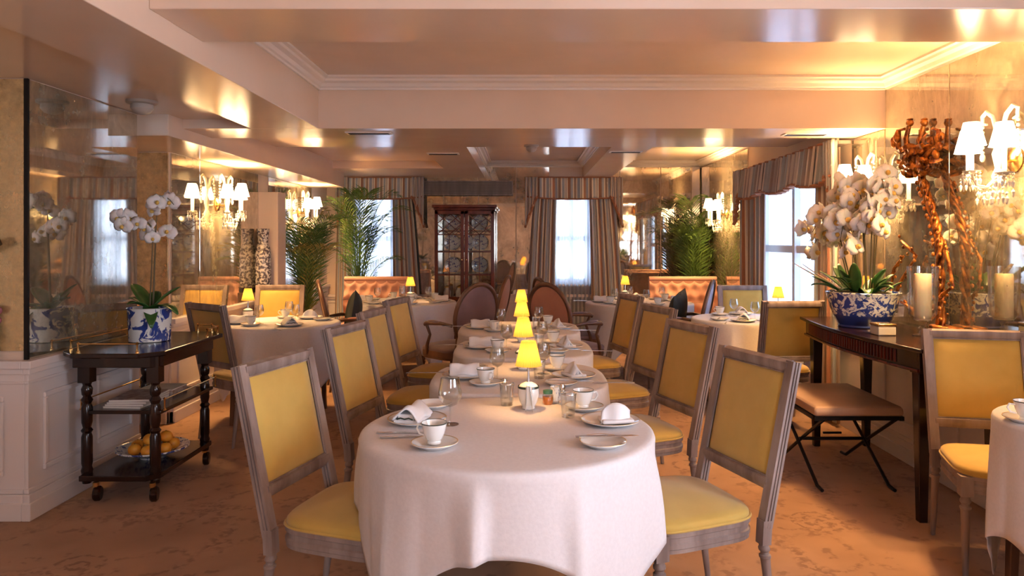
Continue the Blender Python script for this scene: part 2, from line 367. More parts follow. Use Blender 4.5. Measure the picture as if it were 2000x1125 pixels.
for a, b, w in [((-1.381,3.13),(-1.381,4.9),(1,0)), ((-1.381,4.9),(XR,4.9),(0,-1)), ((XR,4.9),(XR,3.13),(-1,0)),
                ((XR,2.68),(XR,YB),(-1,0)),
                ((-.527,6.75),(-.527,YF),(1,0)), ((-.527,YF),(.82,YF),(0,-1)), ((.82,YF),(.82,6.75),(-1,0)),
                ((1.2,YF),(XR,YF),(0,-1)), ((XR,YF),(XR,6.75),(-1,0))]:
    trim(crown(a, b, w), 'trimp')

def panels(name, parent, axis, fixed, spans, z0, z1, out):   # raised picture-frame mouldings on a dado
    for a, b in spans:
        m = MB(); w = .028; t = .016*out
        for (u0, u1, v0, v1) in ((a, b, z0, z0+w), (a, b, z1-w, z1), (a, a+w, z0+w, z1-w), (b-w, b, z0+w, z1-w)):
            if axis == 'x': m.box(min(fixed, fixed+t), max(fixed, fixed+t), u0, u1, v0, v1)
            else: m.box(u0, u1, min(fixed, fixed+t), max(fixed, fixed+t), v0, v1)
        m.build(name, 'dado', parent, smooth=False, bevel=.005)
# ---- right wall: dado, mirrors, window opening Y 5.9..7.9
DZ = .84
def wallbox(name, boxes, mat='matte'):
    m = MB()
    for b in boxes: m.box(*b)
    return struct(m.build(name, mat, smooth=False))
wr = wallbox('wall_right', [(XR, XR+.2, YB, 0, 0, ZC), (XR, XR+.2, 0, 1.7, 0, .75), (XR, XR+.2, 0, 1.7, 2.1, ZC), (XR, XR+.2, 1.7, 5.8, 0, ZC), (XR, XR+.2, 7.6, YF, 0, ZC), (XR, XR+.2, 5.8, 7.6, 0, .66), (XR, XR+.2, 5.8, 7.6, 1.98, ZC)])
def dado_run(par, axis, fixed, a, b, out, z=DZ, spans=None, corner=False):
    m = MB(); a0 = a
    def bx(f0, f1, u0, u1, z0, z1):
        if corner: u0 = u0-abs(f1-f0)
        f0, f1 = sorted((f0, f1))
        (m.box(f0, f1, u0, u1, z0, z1) if axis == 'x' else m.box(u0, u1, f0, f1, z0, z1))
    bx(fixed, fixed+.018*out, a, b, .13, z-.04)
    bx(fixed, fixed+.05*out, a, b, z-.04, z); bx(fixed, fixed+.034*out, a, b, z-.07, z-.04); bx(fixed, fixed+.026*out, a, b, z-.12, z-.105)
    m.build('dado', 'dado', par, smooth=False, bevel=.004)
    m = MB(); bx(fixed, fixed+.035*out, a, b, 0, .13); bx(fixed, fixed+.045*out, a, b, 0, .09); bx(fixed, fixed+.028*out, a, b, .13, .155)
    struct(m.build('baseboard_'+par.name.replace('wall_', ''), 'dado', par, smooth=False, bevel=.005))
    if spans is None:
        n = max(1, round((b-a)/.85)); s = (b-a)/n; spans = [(a+i*s+.09, a+(i+1)*s-.09) for i in range(n)]
    panels('panel_moulding', par, axis, fixed+.018*out, spans, .22, z-.18, out)
dado_run(wr, 'x', XR, 1.72, 5.8, -1); dado_run(wr, 'x', XR, 7.6, YF, -1)
def mirrors(par, axis, fixed, edges, z0, z1, out, mat='mirror'):
    for a, b in zip(edges, edges[1:]):
        m = MB(); f0, f1 = sorted((fixed+.001*out, fixed+.009*out))
        (m.box(f0, f1, a+.003, b-.003, z0, z1) if axis == 'x' else m.box(a+.003, b-.003, f0, f1, z0, z1))
        m.build('mirror_panel', mat, par, smooth=False, bevel=.002)
mirrors(wr, 'x', XR, [1.74, 2.1, 2.9, 3.42, 4.163, 4.90], DZ, ZC-.085, -1)
mirrors(wr, 'x', XR, [4.91, 5.40], DZ, ZB-.004, -1); mirrors(wr, 'x', XR, [7.9, 8.5, YF-.02], DZ, 2.40, -1)
# ---- far wall with two windows
W1 = (-2.34, -1.78); W2 = (.40, .93); WZ = (.80, 2.06)
wb = wallbox('wall_back', [(XL2-.4, W1[0], YF, YF+.2, 0, ZC), (W1[1], W2[0], YF, YF+.2, 0, ZC), (W2[1], XR+.2, YF, YF+.2, 0, ZC),
    (W1[0], W1[1], YF, YF+.2, 0, WZ[0]), (W1[0], W1[1], YF, YF+.2, WZ[1], ZC), (W2[0], W2[1], YF, YF+.2, 0, WZ[0]), (W2[0], W2[1], YF, YF+.2, WZ[1], ZC)])
dado_run(wb, 'y', YF, XL2, XR, -1, .66)
mirrors(wb, 'y', YF, [-1.74, -1.1, -.62, -.1, .36], .66, 2.42, -1); mirrors(wb, 'y', YF, [.97, 1.33, 1.9, XR-.03], .66, 2.42, -1)
trim(MB().box(XR-.13, XR-.02, YF-.06, YF-.01, .66, 2.42), 'silver', .006)
# ---- left walls
wl = wallbox('wall_left', [(XFAR, XL, 3.66, 4.70, 0, ZL), (XFAR-.2, XFAR, YB, 4.9, 0, ZC), (XFAR-.2, XL2-.3, 4.70, 5.57, 0, ZC), (XFAR-.2, XL2, 5.57, YF, 0, ZC)])
MB().box(XL-.002, XL+.008, 3.665, 4.69, .80, ZL-.004).build('mirror_panel', 'mirror', wl, smooth=False, bevel=.002)
MB().box(XFAR, XL-.006, 3.652, 3.662, .845, ZL-.004).build('wall_panel', 'mirrorg', wl, smooth=False)
MB().box(XL-.010, XL+.010, 3.650, 3.664, .801, ZL-.002).build('mirror_edge', 'black', wl, smooth=False)
dado_run(wl, 'x', XL, 3.66, 4.70, 1, .80, [(3.75, 4.12), (4.22, 4.60)], True)
dado_run(wl, 'y', 3.66, XFAR, XL, -1, .80, [(-3.3, -2.95), (-2.86, -2.60)])
dado_run(wl, 'x', XL2, 5.57, YF, 1, .80)
dado_run(wl, 'y', 5.57, XL2-.3, XL2, -1, .80, [(-2.96, -2.77)])
mirrors(wl, 'x', XL2, [5.59, 6.08, 7.42], .80, ZS-.004, 1); mirrors(wl, 'x', XL2, [7.72, 8.7, 9.3], .80, ZS-.004, 1)
mirrors(wl, 'y', 5.57, [XL2-.29, XL2], .80, ZS-.004, -1, 'mirrorg')
trim(MB().box(XL2-.01, XL2+.20, 7.45, 7.70, 0, 1.90), 'matte', .006)               # pale pilaster
# ---- wall behind the camera with two tall windows
W4 = (.7, 2.2); WZ3 = (.7, 2.1)
wf = wallbox('wall_front', [(XFAR-.2, W4[0], YB-.2, YB, 0, ZC), (W4[1], XR+.2, YB-.2, YB, 0, ZC)]+
    [(w[0], w[1], YB-.2, YB, a, b) for w in (W4,) for a, b in ((0, WZ3[0]), (WZ3[1], ZC))])
def window(n, axis, fixed, a, b, z0, z1, out):     # sash frame, bars and pane set in the opening
    e = struct(thing('window_%d' % n, None, None)); d0, d1 = fixed+.06*-out, fixed+.13*-out
    def bx(m, f0, f1, u0, u1, w0, w1):
        f0, f1 = sorted((f0, f1)); return m.box(f0, f1, u0, u1, w0, w1) if axis == 'x' else m.box(u0, u1, f0, f1, w0, w1)
    m = MB(); w = .07; zm = z0+(z1-z0)*.5; um = (a+b)/2
    for u0, u1, v0, v1 in ((a, b, z0, z0+w), (a, b, z1-w, z1), (a, a+w, z0, z1), (b-w, b, z0, z1), (a, b, zm-.035, zm+.035)): bx(m, d0, d1, u0, u1, v0, v1)
    m.build('window_frame', 'frost', e, smooth=False, bevel=.004)
    m = MB(); bx(m, d0-.02*-out, d1+.02*out, um-.03, um+.03, z0+w, z1-w); m.build('glazing_bar', 'frost', e, smooth=False)
    mid = (d0+d1)/2; m = MB(); bx(m, mid-.002, mid+.002, a+w*.6, b-w*.6, z0+w*.6, z1-w*.6); m.build('window_pane', 'frosted' if n == 3 else 'pane', e, smooth=False)
    m = MB(); bx(m, fixed-.19*out, fixed+.04*out, a-.02, b+.02, z0-.03, z0); m.build('window_sill', 'frost', e, smooth=False, bevel=.004)
    l = bpy.data.lights.new('daylight_portal', 'AREA'); l.shape = 'RECTANGLE'; l.size = b-a; l.size_y = z1-z0; l.cycles.is_portal = True
    o = bpy.data.objects.new('daylight_portal', l); COL.objects.link(o); c = fixed-.22*out
    if axis == 'x': o.location = (c, um, (z0+z1)/2); o.rotation_euler = (radians(90), 0, radians(90 if out < 0 else -90))
    else: o.location = (um, c, (z0+z1)/2); o.rotation_euler = (radians(90), 0, radians(180 if out > 0 else 0))
    if axis == 'y' : o.rotation_euler = (radians(90 if out > 0 else -90), 0, 0)
    if axis == 'x': o.rotation_euler = (0, radians(90 if out < 0 else -90), 0); l.size, l.size_y = z1-z0, b-a
window(1, 'y', YF, *W1, *WZ, -1); window(2, 'y', YF, *W2, *WZ, -1)
window(3, 'x', XR, 5.8, 7.6, .66, 1.98, -1)
window(4, 'x', XR, 0, 1.7, .75, 2.1, -1); window(5, 'y', YB, *W4, *WZ3, 1)

# wall fittings ------------------------------------------------------------
def detector():
    t = thing('smoke_detector', None, None)
    MB().lathe([(0,0),(.085,0),(.085,-.015),(.07,-.022),(0,-.022)], n=28).build('base_plate', 'detect', t)
    MB().lathe([(.06,-.022),(.062,-.045),(.045,-.068),(.02,-.078),(0,-.08)], n=28).build('sensor_dome', 'detect', t); return t
place('det', detector, (-2.23, 4.25, ZL), 0, 'round smoke detector on the low ceiling at left above the mirror', 'smoke detector')
place('det', detector, (.075, 6.62, ZB2), 0, 'small round smoke detector on the ceiling at the middle of the room', 'smoke detector', scale=.8)
def vent():
    t = thing('ceiling_vent', None, None)
    MB().box(-.16, .16, -.05, .05, -.008, 0).build('vent_frame', 'trimp', t, bevel=.002)
    m = MB()
    for i in range(3): m.box(-.14, .14, -.032+i*.025, -.018+i*.025, -.011, -.006)
    m.build('slot', 'black', t); return t
for x, y, z, l in ((-1.08, 4.99+.1, ZB, 'slotted vent under the cross beam left of centre'), (-.80, 7.25, ZB2, 'slotted vent under the beam near the dark cabinet'),
                   (1.0, 7.1, ZB2, 'slotted vent under the beam right of the middle window'), (2.0, 5.15, ZB, 'slotted vent in the bright cross beam at right')):
    place('vent', vent, (x, y, z), 0, 'narrow '+l, 'ceiling vent', 'slotted ceiling vents')
t = thing('air_conditioning_grille', 'long grey louvred air grille high above the dark cabinet', 'air vent', (-.76, YF-.10, 2.12))
MB().box(-.60, .60, 0, .088, -.085, .085).build('housing', 'grille', t, smooth=False, bevel=.004)
MB().box(-.62, .62, -.012, 0, .085, .10).box(-.62, .62, -.012, 0, -.10, -.085).box(-.62, -.60, -.012, 0, -.085, .085).box(.60, .62, -.012, 0, -.085, .085).build('frame', 'wood', t, smooth=False)
m = MB()
for i in range(9): m.box(-.59, .59, -.008, 0, -.078+i*.018, -.071+i*.018)
m.build('louvres', 'wood', t, smooth=False)
t = tag(MB().beam((-3.2, 3.58, 1.13), (-2.60, 3.60, 1.40), .05, .045).beam((-2.9, 3.59, 1.25), (-2.9, 3.655, 1.22), .02, .02).build('handrail', 'mahog', bevel=.008), 'dark wooden handrail slanting across the golden panel at the left edge', 'handrail')

# ------------------------------------------------------------------ curtains
def curtain(fn_l, fn_r, y0, z0, z1, pleats, amp, label, axis='y', group=None, seed=0):
    rnd = random.Random(seed); ph = [rnd.uniform(0, 6) for _ in range(3)]
    def f(u, v):
        a = fn_l(v)+(fn_r(v)-fn_l(v))*u; off = amp*sin(2*pi*pleats*u+.4*sin(3*v+ph[0]))+amp*.35*sin(2*pi*pleats*.37*u+ph[1])
        z = z1+(z0-z1)*v
        return (a, y0+off, z) if axis == 'y' else (y0+off, a, z)
    o = MB().grid(int(pleats*10), 18, f).build('curtain', 'stripe', solid=.004, ang=80); return tag(o, label, 'curtain', group)
def valance(par_name, a, b, fixed, ztop, zbot, scal, nsc, pleats, axis, out, label, tail=.5, tails=(True, True), cloth='stripev', amp=1.0):
    t = thing(par_name, label, 'valance')
    def zb(u): return zbot-scal*abs(sin(pi*nsc*u))**.7
    def f(u, v):
        off = out*(.10+.018*v*1.2+amp*(.012+.01*v)*sin(2*pi*pleats*u)); z = ztop+(zb(u)-ztop)*v
        return (a+(b-a)*u, fixed+off, z) if axis == 'y' else (fixed+off, a+(b-a)*u, z)
    MB().grid(pleats*8, 8, f).build('valance_skirt', cloth, t, solid=.004, ang=80)
    MB().tube([f(i/120, 1) for i in range(121)], .012, 6).build('trim_cord', 'rust', t)
    MB().tube([f(i/40, 0) for i in range(41)], .010, 6).build('heading', 'rust', t)
    for k, on in ((0, tails[0]), (1, tails[1])):
        if not on: continue
        e = a if k == 0 else b; s = 1 if k == 0 else -1; w = .17
        def g(u, v):
            zz = ztop+((zbot-tail*(1-u)**1.2)-ztop)*v; off = out*(.135+.022*sin(2*pi*3.5*u+.5*v))
            p = e+s*w*u-s*.03
            return (p, fixed+off, zz) if axis == 'y' else (fixed+off, p, zz)
        jb = MB().grid(30, 14, g).build('tail', cloth, t, solid=.004, ang=80)
        m = MB()
        for i in range(9):      # ruched rust edging down the tail
            u = i/9; p = Vector(g(u, .999)); q = Vector(g(min(u+.16, 1), .999)); m.tube([p, (p+q)/2+Vector((0, 0, .012)), q], [.017, .022, .015], 6)
        m.build('ruffle', 'rust', jb)
    r = MB(); q = sorted((fixed, fixed+out*.09))
    (r.box(a+.01, b-.01, q[0], q[1], ztop-.03, ztop-.005) if axis == 'y' else r.box(q[0], q[1], a+.01, b-.01, ztop-.03, ztop-.005)); r.build('pelmet_board', 'wood', t, smooth=False)
    return t
def sheer_at(a, b, y, z0, z1, label, axis='y', seed=1):
    o = MB().grid(90, 6, lambda u, v: ((a+(b-a)*u, y+.012*sin(2*pi*11*u)+.006*sin(2*pi*4.3*u+seed), z1+(z0-z1)*v) if axis == 'y' else (y+.012*sin(2*pi*11*u), a+(b-a)*u, z1+(z0-z1)*v))).build('sheer_curtain', 'sheer', ang=80)
    return tag(o, label, 'sheer curtain')
k = 10.0/F
X = lambda p: (p-CX)*k
L_ = lambda a, b, c=None: (lambda v: a+(b-a)*(v**.7))
yc = YF-.10
curtain(L_(X(1046), X(1026)), L_(X(1088), X(1082)), yc, .03, 2.2, 6, .02, 'striped curtain panel on the left side of the middle window', seed=3)
curtain(L_(X(1149), X(1156)), L_(X(1195), X(1220)), yc, .03, 2.2, 6, .02, 'striped curtain panel on the right side of the middle window', seed=4)
valance('window_valance', X(1030), X(1210), YF-.03, 2.265, 2.0, .035, 1, 9, 'y', -1, 'striped pleated valance with rust ruffled tails over the middle window', .42)
sheer_at(X(1076), X(1160), YF-.045, .06, 2.2, 'pale blue white sheer hanging in the middle window')
curtain(L_(X(768), X(770)), L_(X(800), X(826)), yc, .03, 2.2, 6, .02, 'striped curtain panel between the potted palm and the dark cabinet', seed=5)
curtain(L_(X(664), X(655)), L_(X(694), X(690)), yc, .03, 2.2, 4, .02, 'striped curtain panel behind the tall palm in the left corner', seed=6)
valance('window_valance', X(664), X(826), YF-.03, 2.265, 2.0, .035, 1, 9, 'y', -1, 'striped pleated valance with rust tails above the left palm', .42)
sheer_at(X(686), X(776), YF-.045, .06, 2.2, 'white sheer hanging in the window behind the left palm', seed=2)
curtain(L_(7.12, 7.12), L_(7.83, 7.83), XR-.10, .03, 2.10, 8, .022, 'striped curtain panel on the right wall beside the corner palm', 'x', seed=7)
curtain(L_(5.42, 5.42), L_(5.78, 5.84), XR-.10, .03, 2.10, 5, .022, 'striped curtain panel on the right wall next to the white orchids', 'x', seed=8)
valance('window_valance', 5.38, 7.86, XR-.02, 2.150, 1.89, .06, 3, 26, 'x', -1, 'long grey striped valance with three scallops on the right wall', .32, cloth='stripew', amp=1.7)

# ------------------------------------------------------------------ chairs
def stile_prof(w, d):
    g = .011
    return [(-w/2,-d/2),(-w/6-.003,-d/2),(-w/6,-d/2+g),(-w/6+.003,-d/2),(w/6-.003,-d/2),(w/6,-d/2+g),(w/6+.003,-d/2),(w/2,-d/2),
            (w/2,-d/6-.003),(w/2-g,-d/6),(w/2,-d/6+.003),(w/2,d/6-.003),(w/2-g,d/6),(w/2,d/6+.003),(w/2,d/2),(-w/2,d/2),
            (-w/2,d/6+.003),(-w/2+g,d/6),(-w/2,d/6-.003),(-w/2,-d/6+.003),(-w/2+g,-d/6),(-w/2,-d/6-.003)]
def seat_outline(wf, wr, y0, y1, n=40):
    o = []
    for i in range(n):
        a = 2*pi*i/n; c, s = cos(a), sin(a); e = .42
        x = math.copysign(abs(c)**e, c); y = math.copysign(abs(s)**e, s); yy = (y0+y1)/2+(y1-y0)/2*y
        w = (wr+(wf-wr)*(yy-y0)/(y1-y0))/2
        if y > 0: yy += .022*(1-x*x)*y
        o.append((x*w, yy))
    return o
LEGPROF = [(.006,0),(.011,.003),(.012,.012),(.0105,.02),(.0115,.024),(.014,.12),(.0175,.27),(.0185,.288),(.022,.292),(.022,.300),(.016,.304),(.0155,.312),(.021,.318),(.0215,.326),(.018,.332),(.0185,.345)]
def square_chair(fab='yellow', wood='wood'):
    t = thing('dining_chair', None, None)
    MB().pad(seat_outline(.50, .43, -.195, .245), .432, .030, .035, 7).build('seat', fab, t, ang=60)
    m = MB(); ol = seat_outline(.495, .43, -.20, .24)
    inn = [(x*.80, y*.80) for x, y in ol]
    rs = []
    for sc, z in ((.985, .362), (.985, .375), (.998, .378), (.998, .392), (.975, .396), (.975, .412), (1.0, .416), (1.0, .432)): rs.append([(x*sc, y*sc, z) for x, y in ol])
    m.rings(rs); m.build('seat_frame', wood, t, ang=30)
    MB().tube([(x*1.0, y*1.0, .436) for x, y in ol+ol[:1]], .005, 5, False).build('piping', fab, t)
    for sx in (-1, 1):
        m = MB(); m.lathe(LEGPROF, (sx*.218, .205, 0), 14); m.box(sx*.218-.024, sx*.218+.024, .181, .229, .345, .428)
        m.build('leg', wood, t, ang=35)
        m = MB(); m.ext([(-.02,-.018),(.02,-.018),(.02,.018),(-.02,.018)], (sx*.208, -.215, .425), (sx*.205, -.212, .34), (1,0,0))
        q = [(r*.95, z) for r, z in LEGPROF]; lm = MB().lathe(q, (0, 0, 0), 14); lm.v = [(x+sx*(.205+.0), y-.212-.045*(1-z/.345), z) for x, y, z in lm.v]; m.add(lm.v, lm.f)
        m.build('leg', wood, t, ang=35)
    # back: two raked fluted stiles, top and bottom rails
    zt, zb = .97, .545
    yy = lambda z: -.215-(z-.40)*.215
    for sx in (-1, 1):
        MB().ext(stile_prof(.040, .036), (sx*.208, yy(.40), .40), (sx*.210, yy(zt), zt), (1, 0, 0), 1, 1).build('stile', wood, t, ang=25)
    for z0 in (zt-.021, zb): MB().ext([(-.021,-.016),(-.008,-.020),(.008,-.020),(.021,-.016),(.021,.016),(.008,.020),(-.008,.020),(-.021,.016)], (-.20, yy(z0), z0), (.20, yy(z0), z0), (0, .2, 1)).build('back_rail', wood, t, ang=25)
    nrm = Vector((0, 1, .215)).normalized()
    def panel(sgn, th, dome):
        def f(u, v):
            x = -.190+.380*u; z = zb+.016+(zt-.042-zb-.012)*v; e = min(1, 6*min(u, 1-u, v, 1-v)); d = th+dome*(1-(1-e)**2)
            p = Vector((x, yy(z), z))+nrm*sgn*d; return p
        return f
    MB().grid(16, 16, panel(1, .004, .016)).build('back_panel', fab, t, ang=70)
    MB().grid(12, 12, panel(-1, .004, .006)).build('outer_back_panel', fab, t, ang=70)
    m = MB()        # gimp round the upholstery
    for sgn in (1, -1):
        c = [Vector((x, yy(z), z))+nrm*sgn*.012 for x, z in ((-.188, zb+.02), (.188, zb+.02), (.188, zt-.044), (-.188, zt-.044), (-.188, zb+.02))]
        m.tube(c, .004, 5, False)
    m.build('gimp_trim', wood, t); return t
CH = [ # x, y, rotation, label
 (.575, 2.672, 108.5, 'mustard square-back dining chair nearest on the right of the long table row'),
 (.563, 3.70, 109, 'second mustard square-back chair on the right of the table row'),
 (.568, 4.68, 107.4, 'third mustard square-back chair on the right of the table row'),
 (.53, 5.70, 103.8, 'farthest mustard square-back chair on the right of the table row'),
 (-.595, 2.605, -105.2, 'mustard square-back dining chair nearest on the left of the long table row'),
 (-.584, 3.655, -103.5, 'second mustard square-back chair on the left of the table row'),
 (-.61, 4.485, -99, 'third mustard square-back chair on the left of the table row'),
 (-.613, 5.328, -101.8, 'farthest mustard square-back chair on the left of the table row'),
 (2.09, 3.16, 167, 'yellow square-back chair in front of the console with the candles'),
 (-1.97, 5.22, -36, 'yellow square-back chair seen from behind between trolley and left round table'),
 (-2.32, 6.68, 184, 'pale yellow square-back chair facing us behind the left round table'),
 (2.07, 6.62, 176, 'yellow square-back chair facing us by the corner palm behind the right round table'),
 (1.90, 5.50, 4, 'brown square-back chair turned away behind the tan bench'),
]
for i, (x, y, r, l) in enumerate(CH):
    grp = 'mustard chairs along the central row' if i < 8 else None
    place('chair', square_chair, (x, y, 0), radians(r), l, 'chair', grp)

def oval_chair(fab, wood='dwood', back=None):
    t = thing('armchair', None, None); back = back or fab
    MB().pad(seat_outline(.54, .46, -.21, .25), .415, .035, .045, 7).build('seat', fab, t, ang=60)
    ol = seat_outline(.53, .46, -.21, .25)
    MB().rings([[(x*s, y*s, z) for x, y in ol] for s, z in ((.98, .345), (.98, .36), (1, .365), (1, .415))]).build('seat_frame', wood, t, ang=30)
    for sx in (-1, 1):
        MB().lathe(LEGPROF, (sx*.235, .21, 0), 12).build('leg', wood, t, ang=35)
        q = MB().lathe([(r, z*1.0) for r, z in LEGPROF], (0, 0, 0), 12); q.v = [(x+sx*.18, y-.20-.05*(1-z/.345), z) for x, y, z in q.v]; q.build('leg', wood, t, ang=35)
        yA = -.20-.045
        MB().tube([(sx*.225, -.24, .66), (sx*.262, -.12, .675), (sx*.27, .03, .665), (sx*.268, .10, .66), (sx*.268, .125, .645)], [.014, .017, .018, .02, .017], 8).tube([(sx*.268, .10, .655), (sx*.255, .06, .56), (sx*.262, .10, .46), (sx*.25, .12, .38)], [.015, .013, .016, .018], 8).build('arm', wood, t, ang=60)
        MB().ball((sx*.268, -.02, .685), (.022, .09, .012)).build('arm_pad', fab, t)
    yy = lambda z: -.215-(z-.40)*.22
    zc, rz, rx = .745, .275, .225
    el = lambda a, s=1: Vector((rx*s*cos(a), yy(zc+rz*s*sin(a)), zc+rz*s*sin(a)))
    MB().tube([el(2*pi*i/40) for i in range(41)], .019, 8, False).tube([el(2*pi*i/40, .93) for i in range(41)], .008, 6, False).build('back_frame', wood, t, ang=60)
    nrm = Vector((0, 1, .22)).normalized()
    for sg, th, nm, fb in ((1, .03, 'back_pad', fab), (-1, .012, 'outer_back', back)):
        rs = [[el(2*pi*i/36, s)+nrm*sg*(.004+th*(1-(s/.93)**2)**.5) for i in range(36)] for s in (.925, .88, .78, .6, .35, .1)]
        MB().rings(rs, cap0=False).build(nm, fb, t, ang=70)
    for sx in (-1, 1): MB().beam((sx*.16, yy(.40), .38), (sx*.165, yy(.55), .56), .03, .028).build('back_post', wood, t)
    return t
ARM = [('violet', 'violet', -.60, 6.62, 40, 'mauve oval-back armchair seen from behind at the left of the lamp row'),
       ('coral', 'coral', -.50, 7.80, 78, 'terracotta oval-back armchair in front of the dark cabinet'),
       ('violet', 'coral', .42, 6.62, -40, 'brown oval-back armchair seen from behind at the right of the lamp row'),
       ('violet', 'coral', .48, 7.45, -70, 'brown oval-back armchair in front of the middle window curtain'),
       ('lilac', 'lilac', 1.47, 7.0, 68, 'lilac oval-back armchair with a dark cushion behind the right round table'),
       ('coral', 'coral', -1.60, 6.95, -72, 'terracotta armchair holding a dark cushion left of the back left table')]
for a, b, x, y, r, l in ARM:
    place('arm'+a+b, lambda: oval_chair(a, 'dwood', b), (x, y, 0), radians(r), l, 'armchair')
def cushion():
    def f(u, v):
        a, b = u*2-1, v*2-1; e = (1-abs(a)**2.6)*(1-abs(b)**2.6); s = 1-.10*(1-abs(a*b))*max(abs(a), abs(b))**2*(1-min(abs(a), abs(b)))
        return a*.22*s, b*.22*s, e
    m = MB()
    for sg in (1, -1): m.grid(20, 20, lambda u, v: (f(u, v)[0], sg*.075*max(f(u, v)[2], 0)**.55, f(u, v)[1]))
    m.uv = {}; t = thing('cushion', None, None); m.build('cushion_cover', 'cush', t, ang=80)
    MB().tube([(c*.215, 0, d*.215) for c, d in ((-1,-1),(1,-1),(1,1),(-1,1),(-1,-1))], .004, 5, False).build('piping', 'cush', t); return t
o = place('cushion', cushion, (-1.62, 6.93, .69), radians(72), 'black velvet cushion propped in the terracotta armchair beneath the palm', 'cushion'); o.rotation_euler = (radians(8), radians(10), radians(100))
o = place('cushion', cushion, (1.48, 6.98, .69), 0, 'black velvet cushion propped in the lilac armchair by the right table', 'cushion'); o.rotation_euler = (radians(8), radians(-8), radians(64))

# ------------------------------------------------------------------ banquettes
def banquette(x0, x1, label, y1=9.02):
    t = thing('banquette', label, 'banquette')
    w = x1-x0; nb = int(w/.13)
    MB().box(x0, x1, y1-.60, y1, .08, .30).build('base', 'pink', t, bevel=.02)
    m = MB(); m.pad([(x0+.01, y1-.62), (x1-.01, y1-.62), (x1-.01, y1-.14), (x0+.01, y1-.14)], .30, .12, .02); m.build('seat', 'pink', t, ang=50, bevel=.02)
    def f(u, v):
        uu, vv = u*nb, v*4
        d = 1
        for (cx, cy) in ((round(uu-.5)+.5, round((vv)/2)*2), (round(uu), round((vv-1)/2)*2+1)): d = min(d, math.hypot(uu-cx, (vv-cy)*.9))
        return (x0+w*u, y1-.13-.045*min(1, d*1.5)-.03*sin(pi*v)+.08*v, .40+.52*v)
    MB().grid(nb*8, 24, f).build('tufted_back', 'pink', t, ang=80)
    m = MB(); m.box(x0, x1, y1-.09, y1, .08, .93); m.build('back_frame', 'pink', t, bevel=.03)
    MB().tube([(x0, y1-.06, .925), (x1, y1-.06, .925)], .035, 10).build('top_roll', 'pink', t)
    m = MB()
    for j in range(3):
        for i in range(nb-1): m.ball((x0+w*(i+(.5 if j % 2 == 0 else 1))/nb, y1-.155+.02*j, .53+.13*j), .010, 6, 4)
    m.build('buttons', 'coral', t, kind='stuff'); return t
banquette(-2.20, -1.42, 'tufted salmon pink banquette under the left window by the palms')
banquette(1.55, 2.38, 'tufted salmon pink banquette in the right corner below the palm')
t = thing('side_banquette', 'salmon pink upholstered bench end along the left mirror wall', 'banquette')
MB().pad([(-2.66, 7.25), (-2.16, 7.25), (-2.16, 7.9), (-2.66, 7.9)], .30, .13, .02).build('seat', 'pink', t, bevel=.02)
MB().box(-2.66, -2.55, 7.72, 7.9, .1, .90).build('backrest', 'pink', t, bevel=.03); MB().box(-2.66, -2.18, 7.27, 7.88, .06, .30).build('base', 'pink', t)

# ------------------------------------------------------------------ tables and cloths
def superell(a, r, e):
    c, s = abs(cos(a)), abs(sin(a)); return r/((c**e+s**e)**(1/e))
def table(label, cx, cy, r, e=2.0, half=.80, seed=0, rot=0, tlabel=None, maxdrop=.66, cat='table', group=None, folds=1.3):
    t = thing('dining_table', tlabel or 'wooden table under the cloth, '+label, cat, (cx, cy, 0), rot)
    n = 64; MB().prism([(superell(2*pi*i/n, r-.008, e)*cos(2*pi*i/n), superell(2*pi*i/n, r-.008, e)*sin(2*pi*i/n)) for i in range(n)], .715, .743).build('tabletop', 'dwood', t, smooth=False)
    for sx, sy in ((-1,-1),(1,-1),(-1,1),(1,1)):
        MB().beam((sx*r*.55, sy*r*.55, .716), (sx*r*.60, sy*r*.60, 0), .045, .045, (1, 0, 0), .7).build('leg', 'dwood', t, bevel=.004)
    rnd = random.Random(seed); n = 220; P = [rnd.uniform(0, 6.28) for _ in range(5)]
    rs = []; zt = .751
    for s in (.02, .3, .6, .85, .95): rs.append([(superell(2*pi*i/n, r, e)*s*cos(2*pi*i/n), superell(2*pi*i/n, r, e)*s*sin(2*pi*i/n), zt) for i in range(n)])
    for s, dz in ((.985, .001), (1.002, .006), (1.01, .016)):
        rs.append([(superell(2*pi*i/n, r, e)*s*cos(2*pi*i/n), superell(2*pi*i/n, r, e)*s*sin(2*pi*i/n), zt-dz) for i in range(n)])
    K = 14
    for k_ in range(1, K+1):
        tt = k_/K; ring = []
        for i in range(n):
            a = 2*pi*i/n; R = superell(a, r, e); sq = superell(a, half, 9)
            drop = min(sq-R, maxdrop)*(1+.02*sin(3*a+P[3]))
            corner = 1-min(1, abs(((a+pi/4) % (pi/2))-pi/4+0)/.5) if False else abs(sin(2*a))
            fold = ((1-2*abs(sin(4.5*a+P[0]+.5*sin(2*a+P[1])))**.8)*.75+sin(15*a+P[2]+.7*sin(3*a))*.2+sin(4*a+P[4])*.3)
            amp = .030*folds*tt**.75*(1.0-.25*corner)
            rad = max(R*1.008, R*1.006+amp*(fold+.02)+.006*sin(pi*tt)+.01*tt*corner)
            ring.append((rad*cos(a), rad*sin(a), max(.02, zt-.016-(drop-.016)*tt)))
        rs.append(ring)
    o = MB().rings(rs, cap1=False).build('tablecloth', 'linen', None, ang=80, solid=.0015); o.location = (cx, cy, 0); o.rotation_euler = (0, 0, rot)
    tag(o, 'white tablecloth draped over '+label, 'tablecloth', group); return t
T1 = (-.055, 2.525); T2 = (-.02, 3.47); T3 = (0, 4.42); T4 = (-.03, 5.40)
table('the nearest round table of the central row', *T1, .50, 2.0, .745, 3, maxdrop=.66, folds=1.7)
table('the second table of the central row', *T2, .41, 3.2, .72, 4)
